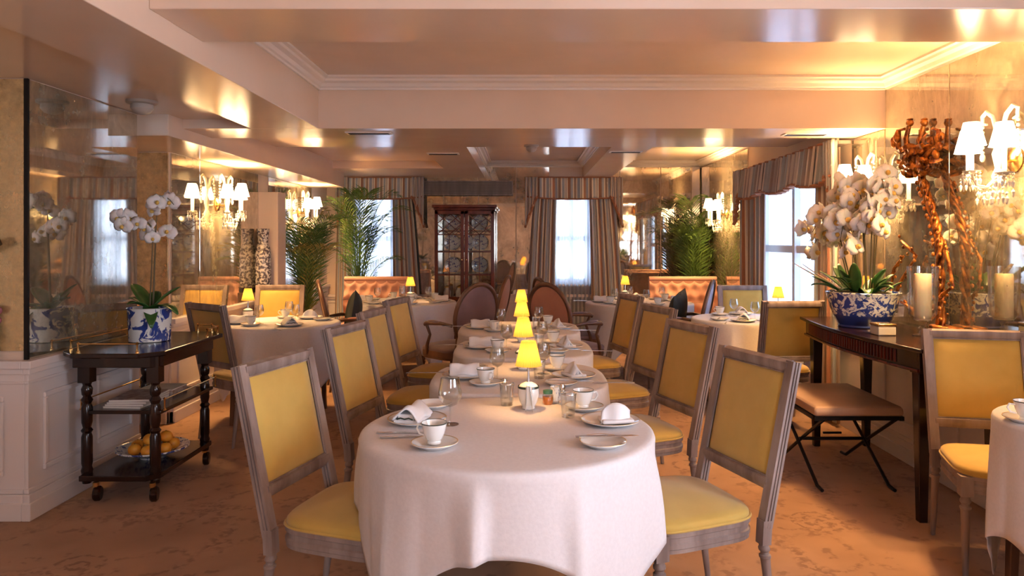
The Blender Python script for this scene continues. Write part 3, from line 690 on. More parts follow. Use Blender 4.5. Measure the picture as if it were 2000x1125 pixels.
table('the third table of the central row', *T3, .41, 3.6, .72, 5)
table('the farthest table of the central row', *T4, .44, 3.6, .74, 6)
table('the round table at left beyond the trolley', -1.93, 5.78, .46, 2, .78, 7)
table('the round table before the left banquette', -1.28, 7.75, .56, 2, .92, 8)
table('the round table before the right corner banquette', 1.22, 7.65, .56, 2, .92, 9)
table('the round table by the right window', 1.86, 6.08, .44, 2, .80, 10)
table('the table cut off at the right edge', 2.07, 2.58, .34, 2, .76, 11)

# ------------------------------------------------------------------ tableware
def mk_plate(r=.105, rim='gold'):
    def mk():
        t = thing('plate', None, None); s = r/.105
        MB().lathe([(0,.004),(.06*s,.004),(.068*s,.006),(.10*s,.017),(.105*s,.0185),(.105*s,.016),(.07*s,.001),(.05*s,0),(0,0)], n=36).build('dish', 'china', t, ang=50)
        MB().lathe([(.1015*s,.0183),(.1045*s,.0192),(.1052*s,.0180)], n=36).build('rim', rim, t); return t
    return mk
def mk_cup():
    t = thing('cup', None, None)
    MB().lathe([(0,.002),(.020,.0),(.022,.004),(.020,.010),(.026,.016),(.034,.035),(.039,.058),(.041,.066),(.0395,.066),(.037,.056),(.031,.034),(.022,.016),(0,.014)], n=28).build('bowl', 'china', t, ang=50)
    MB().lathe([(.0405,.0635),(.0414,.0665),(.0408,.067)], n=28).build('rim_band', 'band', t)
    MB().tube([(.037,0,.052),(.055,0,.055),(.062,0,.042),(.052,0,.026),(.032,0,.022)], .0035, 6).build('handle', 'china', t); return t
def mk_napkin():
    t = thing('napkin', None, None); m = MB()
    def f(u, v):
        a = -1+2*u; z = .012+.042*(1-abs(a)**1.6)+.004*sin(9*v+4*a); return (a*.048, -.07+.14*v, z)
    m.grid(16, 10, f); m.uv = {}; m.build('folded_linen', 'napkin', t, solid=.006, ang=70)
    MB().box(-.045, .045, -.066, .066, 0, .014).box(-.030, .030, -.064, .064, .014, .034).build('lower_fold', 'napkin', t, bevel=.003)
    MB().tube([(-.03,-.071,.018),(-.015,-.072,.023),(0,-.072,.020),(.015,-.072,.024),(.03,-.071,.019)], .0028, 5).build('embroidery', 'band', t); return t
def mk_fan():       # napkin standing folded
    t = thing('napkin', None, None); m = MB()
    for s in (-1, 0, 1):
        m.grid(10, 8, lambda u, v: ((u-.5)*.09+s*.008*(1-v), s*.022*(1-v)+.006*sin(8*u), .058*v*(1-(2*u-1)**2*.45)))
    m.uv = {}; m.build('folded_linen', 'napkin', t, solid=.004, ang=70)
    MB().box(-.05, .05, -.035, .035, 0, .012).build('lower_fold', 'napkin', t, bevel=.005); return t
def mk_glass(h=.15, r=.036, stem=.06):
    def mk():
        t = thing('wine_glass', None, None); b = stem
        MB().lathe([(.003,b),(r*.6,b+.010),(r*.95,b+(h-b)*.32),(r,b+(h-b)*.5),(r*.78,h),(r*.74,h),(r*.96,b+(h-b)*.5),(r*.9,b+(h-b)*.32),(r*.55,b+.014),(0,b+.005)], n=28).build('bowl', 'glass', t, ang=60)
        MB().lathe([(.0035,b+.002),(.003,b*.5),(.004,.006)], n=10).build('stem', 'glass', t)
        MB().lathe([(0,.004),(.006,.004),(.031,.0015),(.031,0),(0,0)], n=24).build('foot', 'glass', t); return t
    return mk
def mk_tumbler():
    t = thing('tumbler', None, None)
    MB().lathe([(0,.0),(.024,.0),(.030,.085),(.0285,.085),(.0225,.008),(0,.008)], n=24).build('glass_wall', 'glass', t)
    MB().lathe([(.0285,.084),(.0297,.0865),(.0305,.084)], n=24).build('lip', 'silver', t); return t
def mk_knife():
    t = thing('knife', None, None)
    MB().ext([(-.007,-.0015),(.007,-.0015),(.006,.002),(-.006,.002)], (0,0,.003), (0,.10,.003), (1,0,0)).build('handle', 'silver', t)
    MB().prism([(-.007,.10),(.007,.10),(.009,.15),(.004,.205),(-.006,.185)], .002, .0035).build('blade', 'silver', t); return t
def mk_fork():
    t = thing('fork', None, None)
    MB().ext([(-.005,-.0015),(.005,-.0015),(.005,.0015),(-.005,.0015)], (0,0,.003), (0,.13,.005), (1,0,0)).build('handle', 'silver', t)
    m = MB().prism([(-.005,.13),(.005,.13),(.011,.15),(-.011,.15)], .004, .006)
    for i in range(4): m.box(-.0105+i*.006, -.0075+i*.006, .15, .19, .004, .006)
    m.build('tines', 'silver', t); return t
def mk_lamp():
    t = thing('table_lamp', None, None)
    MB().lathe([(0,0),(.022,0),(.026,.004),(.024,.010),(.034,.030),(.041,.058),(.040,.085),(.030,.096),(.012,.104),(0,.104)], n=28).build('ceramic_base', 'china', t, ang=50)
    MB().lathe([(.0395,.080),(.0418,.083),(.0405,.090)], n=28).build('base_band', 'band', t)
    MB().lathe([(.007,.10),(.0045,.112),(.0045,.185),(.0,.185)], n=10).build('stem', 'silver', t)
    m = MB(); n = 72; prof = [(.050,.167),(.049,.170),(.027,.262),(.026,.262)]
    rs = [[((r+.0012*(-1)**i)*cos(2*pi*i/n), (r+.0012*(-1)**i)*sin(2*pi*i/n), z) for i in range(n)] for r, z in prof]
    m.rings(rs, cap0=False, cap1=False); m.build('lamp_shade', 'lshade', t, ang=10)
    lamp('bulb', (0, 0, .212), LAMP_W, WARM, .012, t); return t
G = {'plate': ('plate', mk_plate(.105)), 'bread': ('plate', mk_plate(.074)), 'saucer': ('saucer', mk_plate(.074)), 'cup': ('cup', mk_cup), 'napkin': ('napkin', mk_napkin),
     'fan': ('napkin', mk_fan), 'glass': ('wine glass', mk_glass()), 'big': ('wine glass', mk_glass(.165, .042, .062)), 'tumbler': ('tumbler', mk_tumbler), 'knife': ('knife', mk_knife), 'fork': ('fork', mk_fork), 'lamp': ('lamp', mk_lamp)}
ZT = .7518
def put(kind, x, y, z, rz, label, scale=None):
    c, mk = G[kind]; o = place(kind, mk, (x, y, z), radians(rz), label, c, None, scale)
    if kind == 'saucer': o.name = 'saucer'
    if kind == 'bread': o.name = 'bread_plate'
    return o
LB = {'plate': 'white dinner plate', 'bread': 'small bread plate', 'saucer': 'white saucer', 'cup': 'dark-rimmed white teacup', 'napkin': 'folded white linen napkin', 'fan': 'upright folded white napkin',
      'glass': 'clear wine glass', 'tumbler': 'clear water tumbler', 'knife': 'silver knife', 'fork': 'silver fork'}
def setting(cx, cy, r, ang, where, items='plate napkin bread knife saucer cup glass fork', fan=False):
    a = radians(ang); ux, uy = cos(a), sin(a); tx, ty = -uy, ux       # from the table's middle to the guest, and sideways
    def at(u, v): return cx+ux*u+tx*v, cy+uy*u+ty*v
    rz = ang+90
    off = {'plate': (r-.15, 0, 0), 'napkin': (r-.15, 0, .0085), 'fan': (r-.15, 0, .0085), 'bread': (r-.20, -.19, 0), 'knife': (r-.26, -.19, .018), 'saucer': (r-.24, .19, 0), 'cup': (r-.24, .19, .0085), 'glass': (r-.30, .08, 0), 'fork': (r-.06, -.125, 0), 'tumbler': (r-.31, -.04, 0)}
    for k_ in items.split():
        if k_ == 'napkin' and fan: k_ = 'fan'
        u, v, z = off[k_]; x, y = at(u, v); rr = rz+(0 if k_ in ('plate', 'napkin') else 180 if k_ in ('knife', 'fork') else 30)
        put(k_, x, y, ZT+z, rr, LB[k_]+' '+where, .8 if False else None)
# nearest table, laid as in the photograph
def tp(xp, yp, z=.75): D = (H-z)*F/(yp-CY); return (xp-CX)*D/F, D
def p1(kind, xp, yp, dz, rz, label, scale=None):
    x, y = tp(xp, yp); return put(kind, x, y, ZT+dz, rz, label, scale)
NT = 'on the nearest round table'
p1('plate', 815, 826, 0, 0, 'white gold-rimmed dinner plate at the left place '+NT)
p1('napkin', 806, 826, .0085, -14, 'folded white napkin with dark embroidery on the left plate '+NT)
p1('saucer', 849, 874, 0, 0, 'white gold-rimmed saucer at the front left '+NT)
p1('cup', 848, 872, .0085, 160, 'white teacup with a dark band at the front left '+NT)
p1('big', 879, 830, 0, 0, 'round-bowled wine glass beside the left plate '+NT)
p1('knife', 735, 848, 0, -88, 'silver knife left of the front left teacup '+NT); p1('fork', 742, 857, 0, -86, 'silver fork at the left edge '+NT)
p1('bread', 846, 796, 0, 0, 'small white bread plate behind the left dinner plate '+NT)
p1('plate', 1192, 828, 0, 0, 'white gold-rimmed dinner plate at the right place '+NT)
p1('fan', 1203, 829, .0085, 8, 'crisply folded white napkin standing on the right plate '+NT, 1.15)
p1('bread', 1178, 872, 0, 0, 'small white bread plate at the front right '+NT)
p1('knife', 1124, 868, .020, -85, 'silver butter knife lying across the front right bread plate')
p1('saucer', 1141, 801, 0, 0, 'white gold-rimmed saucer behind the right plate '+NT)
p1('cup', 1139, 800, .0085, 20, 'white teacup with a dark band behind the right plate '+NT)
p1('tumbler', 1110, 815, 0, 0, 'clear water tumbler left of the right teacup '+NT); p1('tumbler', 990, 792, 0, 0, 'clear water tumbler left of the lamp '+NT)
for nm, (cx, cy), r in (('second', T2, .41), ('third', T3, .41), ('farthest', T4, .44)):
    for s, a in (('left', 186), ('right', -6)):
        setting(cx, cy, r, a, 'at the %s seat of the %s row table' % (s, nm), fan=(s == 'right'))
        if s == 'right': setting(cx, cy, r, a, 'at the right seat of the %s row table' % nm, 'tumbler')
setting(-1.93, 5.78, .46, 200, 'at the near side of the left round table'); setting(-1.93, 5.78, .46, 60, 'at the far side of the left round table', fan=True); setting(-1.93, 5.78, .46, -60, 'at the front of the left round table', 'plate napkin glass fork')
for nm, cx, cy in (('left', -1.28, 7.75), ('right', 1.22, 7.65)):
    for q, a in (('front', -100), ('window', 85), ('outer', 178 if nm == 'left' else 2), ('inner', 2 if nm == 'left' else 178)):
        setting(cx, cy, .56, a, 'at the %s side of the back %s round table' % (q, nm), fan=(q == 'front'))
setting(1.86, 6.08, .44, 250, 'at the front of the round table by the right window', fan=False); setting(1.86, 6.08, .44, 80, 'at the far side of the round table by the right window', 'plate napkin saucer cup glass')
x, y = px(1990, 828, 2.62)[0], 2.62
put('saucer', 1.80, 2.60, ZT, 0, 'white saucer on the table cut off at the right edge'); put('cup', 1.80, 2.60, ZT+.0085, 170, 'white teacup with a dark band at the right edge of the room')
for (x, y), w in (((.02, 2.80), 'on the nearest table of the central row'), ((.0, 3.66), 'on the second table of the central row'), ((-.01, 4.64), 'on the third table of the central row'), ((-.015, 5.70), 'on the farthest table of the central row'),
                  ((-1.20, 7.72), 'on the round table before the left banquette'), ((1.12, 7.98), 'on the round table before the right banquette'), ((2.14, 6.10), 'on the round table by the right window'), ((-2.22, 5.86), 'on the round table at left beyond the trolley')):
    put('lamp', x, y, ZT, 0, 'small lit lamp with yellow shade '+w)
# little things round the near lamp
t = thing('card_holder', 'thin silver wire card easel in front of the near lamp', 'card holder', (*tp(1033, 806), ZT))
MB().tube([(-.012,.0,.0),(-.008,.004,.10)], .0016, 6).tube([(.014,0,0),(.004,.004,.10)], .0016, 6).tube([(0,.05,0),(-.002,.004,.10)], .0016, 6).build('easel_leg', 'silver', t)
MB().box(-.012, .012, .006, .008, .022, .095).build('card', 'pages', t)
def shaker():
    t = thing('shaker', None, None); MB().lathe([(0,0),(.016,0),(.018,.02),(.014,.05),(.010,.06)], n=16).build('glass_body', 'glass', t)
    MB().lathe([(.011,.058),(.012,.07),(.008,.08),(0,.082)], n=16).build('cap', 'silver', t); return t
place('shaker', shaker, (*tp(985, 778), ZT), 0, 'silver-topped salt shaker left of the near lamp', 'salt shaker'); place('shaker', shaker, (*tp(1098, 790), ZT), 0, 'silver-topped pepper shaker right of the jam jar', 'pepper shaker')
t = thing('jam_jar', 'little jar of orange jam with a green lid right of the near lamp', 'jar', (*tp(1070, 790), ZT))
MB().lathe([(0,0),(.018,0),(.021,.008),(.021,.03),(0,.03)], n=18).build('jam', 'jam', t); MB().lathe([(.0215,.0),(.022,.036),(.018,.042)], n=18).build('jar_glass', 'glass', t); MB().lathe([(.019,.042),(.019,.055),(0,.056)], n=18).build('lid', 'green', t)
t = thing('creamer', 'small white and blue milk jug beside the jam jar', 'jug', (*tp(1084, 782), ZT))
MB().lathe([(0,0),(.018,0),(.024,.02),(.018,.045),(.021,.055),(.019,.055),(.015,.04),(0,.01)], n=20).build('jug_body', 'blue4', t); MB().tube([(.02,0,.045),(.036,0,.04),(.022,0,.015)], .003, 6).build('handle', 'blue4', t)

# ------------------------------------------------------------------ trolley
t = thing('serving_trolley', 'dark mahogany two-shelf serving trolley with brass gallery rails by the left mirror', 'trolley')
xa, xb, ya, yb = -2.36, -1.99, 3.93, 4.54      # leg centres
MB().prism([(-2.36, 3.78), (-2.00, 3.78), (-1.91, 3.88), (-1.91, 4.62), (-2.00, 4.72), (-2.38, 4.72), (-2.46, 4.62), (-2.46, 3.88)], .785, .811).build('top', 'mahog', t, smooth=False, bevel=.006)
MB().prism([(-2.41, 3.88), (-1.99, 3.88), (-1.945, 3.93), (-1.945, 4.56), (-2.41, 4.60)], .72, .785).build('apron', 'mahog', t, smooth=False, bevel=.004)
TP = [(.0,.09),(.022,.09),(.026,.11),(.020,.125),(.026,.14),(.030,.16),(.024,.18),(.028,.20),(.028,.34),(.022,.36),(.030,.375),(.020,.39),(.027,.42),(.028,.50),(.021,.52),(.030,.54),(.019,.56),(.026,.57),(.029,.60),(.020,.62),(.028,.64)]
for x in (xa, xb):
    for y in (ya, yb):
        m = MB().lathe(TP, (x, y, 0), 18); m.box(x-.032, x+.032, y-.032, y+.032, .635, .785); m.build('leg', 'mahog', t, ang=30)
for x, y in ((xa+.06, ya-.02), (xb, ya-.03), (xa+.06, yb), (xb, yb)):
    c = MB().lathe([(0,-.018),(.034,-.018),(.040,-.010),(.040,.010),(.034,.018),(0,.018)], (x+.01, y, .040), 20, ax=(1, .25, 0)); w = c.build('caster', 'mahog', t, ang=30)
    MB().lathe([(0,.0),(.016,.0),(.016,.022),(0,.022)], (x, y, .078), 12).build('caster_stem', 'brass', w)
MB().box(xa-.02, xb+.04, ya-.02, yb+.03, .465, .485).build('middle_shelf', 'mahog', t, bevel=.004)
MB().prism([(xa-.01, ya-.06), (xb-.02, ya-.06), (xb+.03, ya), (xb+.03, yb+.03), (xa-.02, yb+.03)], .115, .145).build('bottom_shelf', 'mahog', t, smooth=False, bevel=.004)
def gallery(pts, z, parent, hgt=.045):
    m = MB()
    for a, b in zip(pts, pts[1:]): m.tube([(*a, z+hgt), (*b, z+hgt)], .004, 8)
    m.build('gallery_rail', 'brass', parent)
    for a in pts: MB().lathe([(.009,0),(.009,.006),(.005,.01),(.005,hgt-.005),(.009,hgt+.004),(0,hgt+.012)], (*a, z), 10).build('rail_post', 'brass', parent)
gallery([(-2.34, 3.82), (-2.03, 3.82)], .811, t); gallery([(-2.10, 4.69), (-2.01, 4.69), (-1.935, 4.60), (-1.935, 4.45)], .811, t); gallery([(-2.44, 4.6), (-2.44, 3.92)], .811, t)
gallery([(xb+.055, ya-.01), (xb+.055, yb+.02)], .485, t, .06); gallery([(xa-.03, ya), (xa-.03, yb)], .485, t, .05)
z = .485
for i in range(4):
    b = thing('magazine', ['glossy magazine at the bottom of the trolley stack', 'second magazine from the bottom of the trolley stack', 'third magazine from the bottom of the trolley stack', 'topmost magazine of the stack on the trolley'][i], 'magazine', (-2.18+.006*i, 4.10, z), radians(3*i-4), 'magazines on the trolley')
    MB().box(-.105, .105, -.14, .14, 0, .010).build('pages', 'pages', b); MB().box(-.107, .107, -.142, .142, .010, .0115).box(-.107, .107, -.142, .142, -.0003, 0).build('cover', 'cover', b); z += .0122
b = thing('folded_newspaper', 'pile of printed papers behind the magazines on the trolley shelf', 'newspaper', (-2.18, 4.38, .4852)); MB().box(-.11, .11, -.10, .10, 0, .03).build('sheets', 'cover', b, bevel=.008); MB().box(-.10, .11, -.095, .10, .03, .036).build('top_sheet', 'pages', b)
b = thing('fruit_bowl', 'wide blue and white bowl on the trolley bottom shelf', 'bowl', (-2.15, 4.22, .1453)); MB().lathe([(0,.004),(.06,.0),(.07,.0),(.075,.012),(.13,.03),(.185,.055),(.195,.058),(.185,.062),(.12,.038),(.06,.018),(0,.014)], n=40).build('bowl_body', 'blue4', b, ang=50); MB().lathe([(.186,.0605),(.196,.064),(.1965,.056)], n=40).build('rim', 'blue1', b)
FP = [(-.07,-.07,'at the front left'), (.02,-.10,'at the front'), (.09,-.04,'at the front right'), (-.10,.02,'at the left'), (0,0,'in the middle'), (.09,.06,'at the right'), (-.05,.09,'at the back left'), (.04,.11,'at the back')]
def orange():
    t = thing('orange', None, None); m = MB().ball((0,0,.033), (.036,.036,.033), 16, 10); m.build('peel', 'fruit', t); MB().ball((0,0,.065), (.004,.004,.003), 6, 4).build('stem_end', 'leaf', t); return t
for x, y, w in FP: place('orange', orange, (-2.15+x, 4.22+y, .1453+.018+.10*math.hypot(x, y)), random.random()*6, 'orange %s of the bowl on the trolley' % w, 'orange', 'oranges in the trolley bowl')
place('orange', orange, (-2.15, 4.18, .1453+.078), 0, 'orange resting on top of the others in the trolley bowl', 'orange', 'oranges in the trolley bowl'); place('orange', orange, (-2.09, 4.25, .1453+.078), 0, 'second orange heaped above the others at the right of the bowl', 'orange', 'oranges in the trolley bowl')

# ------------------------------------------------------------------ orchids and pots
def flower_mesh():
    m = MB()
    for k_, (a, l, w) in enumerate(((90, .040, .022), (215, .038, .020), (325, .038, .020), (10, .040, .034), (170, .040, .034))):
        A = radians(a); d = Vector((cos(A), 0, sin(A))); s = Vector((-sin(A), 0, cos(A)))
        def f(u, v):
            t = v; ww = w*sin(pi*min(.999, t*.92+.08))**.6; return d*l*t+s*ww*(u-.5)*1.6+Vector((0, -.008*sin(pi*t)+.006*(2*u-1)**2*t, 0))
        m.grid(4, 5, f)
    m.uv = {}; return m
FM = None
def orchid_stem(parent, base, top, arch, nfl, side, sc=1.0, seed=0):
    global FM
    rnd = random.Random(seed); B = Vector(base); T = Vector(top); E = T+Vector(arch)
    pts = []
    for i in range(14):
        q = i/13
        pts.append(B*(1-q)**2+T*2*q*(1-q)*1.0+E*q*q if False else (B.lerp(T, min(1, q/.6)) if q <= .6 else T.lerp(E, (q-.6)/.4)+Vector((0, 0, .06*sin(pi*(q-.6)/.4)))))
    st = MB().tube(pts, [.0045-.0025*i/13 for i in range(14)], 6).build('flower_stem', 'stem', parent)
    for i in range(nfl):
        q = .58+.42*i/max(1, nfl-1); p = pts[min(13, int(q*13))]
        if FM is None:
            FM = flower_mesh().build('flower', 'petal', None, ang=80, solid=.001); o = FM
            c = MB().ball((0, -.012, -.004), (.008, .010, .009), 8, 6).build('flower_lip', 'lip', o)
        else: o = copy_tree(FM)
        o.parent = parent; o.location = p+Vector((rnd.uniform(-.04, .04)*sc, rnd.uniform(-.05, .03)*sc, rnd.uniform(-.05, .03)*sc))
        o.rotation_euler = (radians(rnd.uniform(-25, 20)), radians(rnd.uniform(-20, 20)), radians(side+rnd.uniform(-45, 45))); s = sc*rnd.uniform(.85, 1.15); o.scale = (s, s, s)
def strap_leaf(m, base, ang, length, width, rise, droop):
    d = Vector((cos(ang), sin(ang), 0)); s = Vector((-sin(ang), cos(ang), 0)); B = Vector(base)
    def f(u, v):
        w = width*(sin(pi*min(.98, .12+v*.86))**.7); z = rise*v-droop*v*v
        return B+d*length*v*(1-.15*v)+s*w*(u-.5)+Vector((0, 0, z+abs(u-.5)*w*.35))
    m.grid(4, 10, f)
# orchid on the trolley
t = thing('potted_orchid', 'white orchid in a straight blue and white pot on the dark trolley', 'potted plant', (-2.20, 4.28, .8112))
MB().lathe([(0,.0),(.105,0),(.112,.004),(.120,.19),(.124,.196),(.118,.197),(.112,.185),(.110,.17),(0,.17)], n=40).build('pot', 'blue1', t, ang=40)
MB().lathe([(.111,.168),(.08,.182),(0,.186)], n=24).build('moss', 'soil', t)
for i, (a, l, w, r, dr) in enumerate(((160, .16, .075, .20, .05), (185, .14, .07, .13, .06), (25, .19, .075, .18, .05), (-20, .25, .06, .12, .14), (-60, .20, .06, .09, .18), (100, .16, .06, .14, .04), (-130, .15, .06, .12, .08))):
    m = MB(); strap_leaf(m, (.0, 0, .18), radians(a), l, w*1.35, r, dr); m.uv = {}; m.build('leaf', 'leaf', t, solid=.003, ang=80)
orchid_stem(t, (0, 0, .18), (.02, 0, .66), (-.15, -.05, .02), 8, 10, 1.35, 1); orchid_stem(t, (.01, .02, .18), (.03, .02, .76), (.12, -.04, .04), 6, -10, 1.35, 2)
MB().tube([(.01, .01, .17), (.03, .01, .66)], .003, 6).build('support_cane', 'stem', t)
# orchids in the big bowl on the console
CZ = .872
t = thing('potted_orchid', 'mass of white orchids in a wide blue and white bowl on the console', 'potted plant', (2.09, 4.47, CZ))
MB().lathe([(0,0),(.140,0),(.146,.006),(.142,.016),(.160,.05),(.190,.12),(.207,.195),(.216,.212),(.206,.216),(.198,.20),(.180,.13),(.150,.06),(0,.05)], n=48).build('bowl', 'blue2', t, ang=40)
MB().lathe([(.196,.195),(.14,.215),(0,.225)], n=24).build('moss', 'soil', t)
rnd = random.Random(5)
for i in range(26):
    a = rnd.uniform(0, 6.28); rr = rnd.uniform(.02, .13); m = MB(); strap_leaf(m, (rr*cos(a), rr*sin(a), .21), a+rnd.uniform(-.5, .5), rnd.uniform(.12, .22) if cos(a) < .3 else .12, rnd.uniform(.05, .08), rnd.uniform(.06, .20), rnd.uniform(0, .12)); m.uv = {}; m.build('leaf', 'leaf', t, solid=.003, ang=80)
for i, (bx, by, tx, ty, tz, ax, ay, az, nf) in enumerate((( -.05, .05, -.10, .15, .58, -.12, .14, -.06, 7), (-.03, -.04, -.12, -.06, .62, -.10, -.12, -.10, 8), (0, .06, -.02, .12, .78, -.10, .10, .02, 8), (.02, 0, -.02, -.02, .80, -.12, -.06, -.04, 8),
    (.03, -.06, .0, -.16, .74, -.06, -.16, -.08, 8), (-.06, 0, -.16, .02, .66, -.12, .06, -.08, 7), (.05, .05, .06, .14, .86, -.06, .12, -.02, 7), (.05, -.02, .06, -.10, .86, -.05, -.14, -.06, 7), (-.02, .08, -.06, .24, .60, -.08, .16, -.10, 6), (0, -.09, -.05, -.22, .66, -.08, -.08, -.12, 6))):
    orchid_stem(t, (bx, by, .21), (tx, ty, tz), (ax, ay, az), nf+3, 35, 1.6, 10+i)
for a, l in ((2.6, .34), (2.75, .28)):
    m = MB(); strap_leaf(m, (-.10, .05, .22), a, l, .035, .16, .0); m.uv = {}; m.build('dry_leaf', 'candle', t, solid=.003, ang=80)
MB().tube([(-.16, -.06, .21), (-.22, -.08, .23), (-.26, -.08, .18), (-.27, -.08, .13)], .003, 6).build('aerial_root', 'stem', t)

# ------------------------------------------------------------------ palms
def palm(label, x, y, n, reach, seed, clampx, pot=.30, biased=0, clampy=9.9, yel=.25, ztip=(1.2, 2.05), ylo=0):
    rnd = random.Random(seed); t = thing('potted_palm', label, 'potted palm', (x, y, 0))
    MB().lathe([(0,0),(pot*.36,0),(pot*.45,.30),(pot*.48,.33),(pot*.44,.33),(pot*.42,.28),(0,.28)], n=28).build('pot', 'dwood', t); MB().lathe([(pot*.42,.28),(0,.30)], n=20).build('soil', 'soil', t)
    for i in range(n):
        a = 2*pi*i/n*2.4+rnd.uniform(-.4, .4); tip = rnd.uniform(*ztip); R = reach*rnd.uniform(.35, 1)
        dx, dy = cos(a)*R+biased*rnd.uniform(0, 1), sin(a)*R*.6-.05; P = []
        for k_ in range(13):
            q = k_/12; P.append(Vector((dx*q**1.7, dy*q**1.7, .28+(tip-.28)*(sin(q*pi*.5*1.12)/1.0))))
        cl = lambda v: Vector((min(max(v.x, clampx[0]-x), clampx[1]-x), max(min(v.y, clampy-y), ylo-y), v.z))
        P = [cl(p) for p in P]
        fr = MB().tube(P, [.009*(1-.8*k_/12) for k_ in range(13)], 5).build('frond_stem', 'palm', t)
        m = MB()
        for k_ in range(5, 36):
            q = k_/36*12; j = int(q); p = P[j].lerp(P[min(12, j+1)], q-j); tan = (P[min(12, j+1)]-P[max(0, j-1)])
            tan = tan.normalized() if tan.length > 1e-4 else Vector((0, 0, 1)); side = tan.cross(Vector((0, 0, 1))); side = side.normalized() if side.length > .05 else Vector((0, 1, 0))
            ll = .36*sin(pi*(.12+.80*k_/36))*(.8+.4*rnd.random())
            for sg in (-1, 1):
                d = (side*sg*.8+tan*.75+Vector((0, 0, .05))).normalized(); e = p+d*ll+Vector((0, 0, -.16*ll)); mid = p+d*ll*.5+Vector((0, 0, .01)); wv = tan*.0075
                m.add([cl(p-wv*.4), cl(p+wv*.4), cl(mid+wv), cl(e), cl(mid-wv)], [(0, 1, 2, 4), (4, 2, 3)])
        m.build('frond_leaflets', 'palm_lit' if rnd.random() < yel else 'palm', fr, smooth=False)
    return t
palm('broad green palm in front of the left mirror wall', -2.42, 8.14, 15, .52, 2, (-2.67, -1.2), biased=.06, ztip=(1.15, 1.72), pot=.22, ylo=7.8, clampy=8.45)
palm('tall dark green palm before the left window', -2.13, 9.40, 17, .64, 5, (-2.68, -1.15), biased=.1, yel=.15, clampy=9.80, ztip=(1.1, 2.06), pot=.22, ylo=9.06)
palm('lush green palm in the right corner by the banquette', 2.22, 9.42, 20, .60, 9, (1.4, 2.42), yel=.1, clampy=9.92, ztip=(1.2, 1.95), pot=.26)

# ------------------------------------------------------------------ tall pierced vase, cabinet
t = thing('porcelain_lantern_vase', 'tall pierced cream and brown patterned porcelain vase in front of the pale pilaster', 'vase', (-2.63, 7.34, .0))
MB().box(-.072, .072, -.085, .085, 0, .88).build('pedestal', 'dwood', t, bevel=.006)
MB().lathe([(0,.88),(.082,.88),(.084,.90),(.082,.92),(.09,.93),(0,.93)], n=28).build('stand', 'mahog', t)
MB().lathe([(.0,.93),(.072,.93),(.076,.95),(.080,1.05),(.079,1.26),(.068,1.33),(.050,1.37),(.050,1.42),(.062,1.52),(.060,1.52),(.047,1.44),(0,1.44)], n=32).build('vase_body', 'blue3', t, ang=50)
t = thing('china_cabinet', 'tall dark red mahogany cabinet with two lattice glass doors', 'cabinet', (-.77, 9.72, 0))
w = .39
MB().box(-w, w, -.20, .20, 0, .60).box(-w, -w+.03, -.20, .20, .60, 1.80).box(w-.03, w, -.20, .20, .60, 1.80).box(-w, w, .175, .20, .60, 1.80).box(-w, w, -.20, .20, 1.78, 1.80).build('body', 'cabin', t, smooth=False, bevel=.004)
MB().box(-w-.015, w+.015, -.215, .21, 1.80, 1.83).box(-w-.035, w+.035, -.235, .21, 1.83, 1.87).build('cornice', 'cabin', t, smooth=False, bevel=.008)
for z in (.60, .95, 1.25, 1.52): MB().box(-w+.03, w-.03, -.17, .175, z, z+.015).build('shelf', 'cabin', t, smooth=False)
MB().box(-w+.03, w-.03, .165, .175, .62, 1.78).build('mirrored_back', 'mirror', t, smooth=False)
for s in (-1, 1):
    d = thing('door', None, None); d.parent = t; x0, x1 = sorted((s*.005, s*w)); zz0, zz1 = .62, 1.79
    MB().box(x0, x1, -.225, -.20, zz0, zz0+.045).box(x0, x1, -.225, -.20, zz1-.045, zz1).box(x0, x0+.045, -.225, -.20, zz0, zz1).box(x1-.045, x1, -.225, -.20, zz0, zz1).build('door_frame', 'cabin', d, smooth=False, bevel=.004)
    m = MB(); xm = (x0+x1)/2; bar = lambda a, b: m.beam((a[0], -.217, a[1]), (b[0], -.217, b[1]), .010, .010, (0, 1, 0))
    bar((xm, zz0), (xm, zz1-.30)); 
    for z in (.95, 1.25, 1.48): bar((x0, z), (x1, z))
    for a, b in (((x0+.03, 1.48), (x1-.03, 1.76)), ((x1-.03, 1.48), (x0+.03, 1.76)), ((x0+.03, 1.62), (xm, 1.76)), ((xm, 1.76), (x1-.03, 1.62)), ((x0+.03, 1.62), (xm, 1.48)), ((xm, 1.48), (x1-.03, 1.62))): bar(a, b)
    m.build('lattice', 'cabin', d, smooth=False); MB().box(x0+.03, x1-.03, -.212, -.209, zz0+.03, zz1-.03).build('glass_pane', 'glass', d, smooth=False)
    MB().ball((s*.03, -.232, 1.15), .010).build('knob', 'brass', d)
def stand_plate():
    t = thing('display_plate', None, None); m = MB().lathe([(0,.004),(.06,.004),(.10,.016),(.105,.016),(.07,.0),(0,0)], n=28); m.v = [(x, -z, y+.108) for x, y, z in m.v]; m.build('dish', 'blue4', t)
    MB().box(-.04, .04, -.02, .02, 0, .008).build('plate_rest', 'brass', t); return t
for i, (x, z, l) in enumerate(((-.18, .965, 'lower left'), (.18, .965, 'lower right'), (-.19, 1.265, 'middle left'), (.0, 1.265, 'middle'), (.19, 1.265, 'middle right'), (-.18, 1.535, 'top left'), (.18, 1.535, 'top right'))):
    place('dplate', stand_plate, (-.77+x, 9.78, z), 0, 'blue and white plate standing at the %s of the glazed cabinet' % l, 'plate', 'plates in the glazed cabinet')
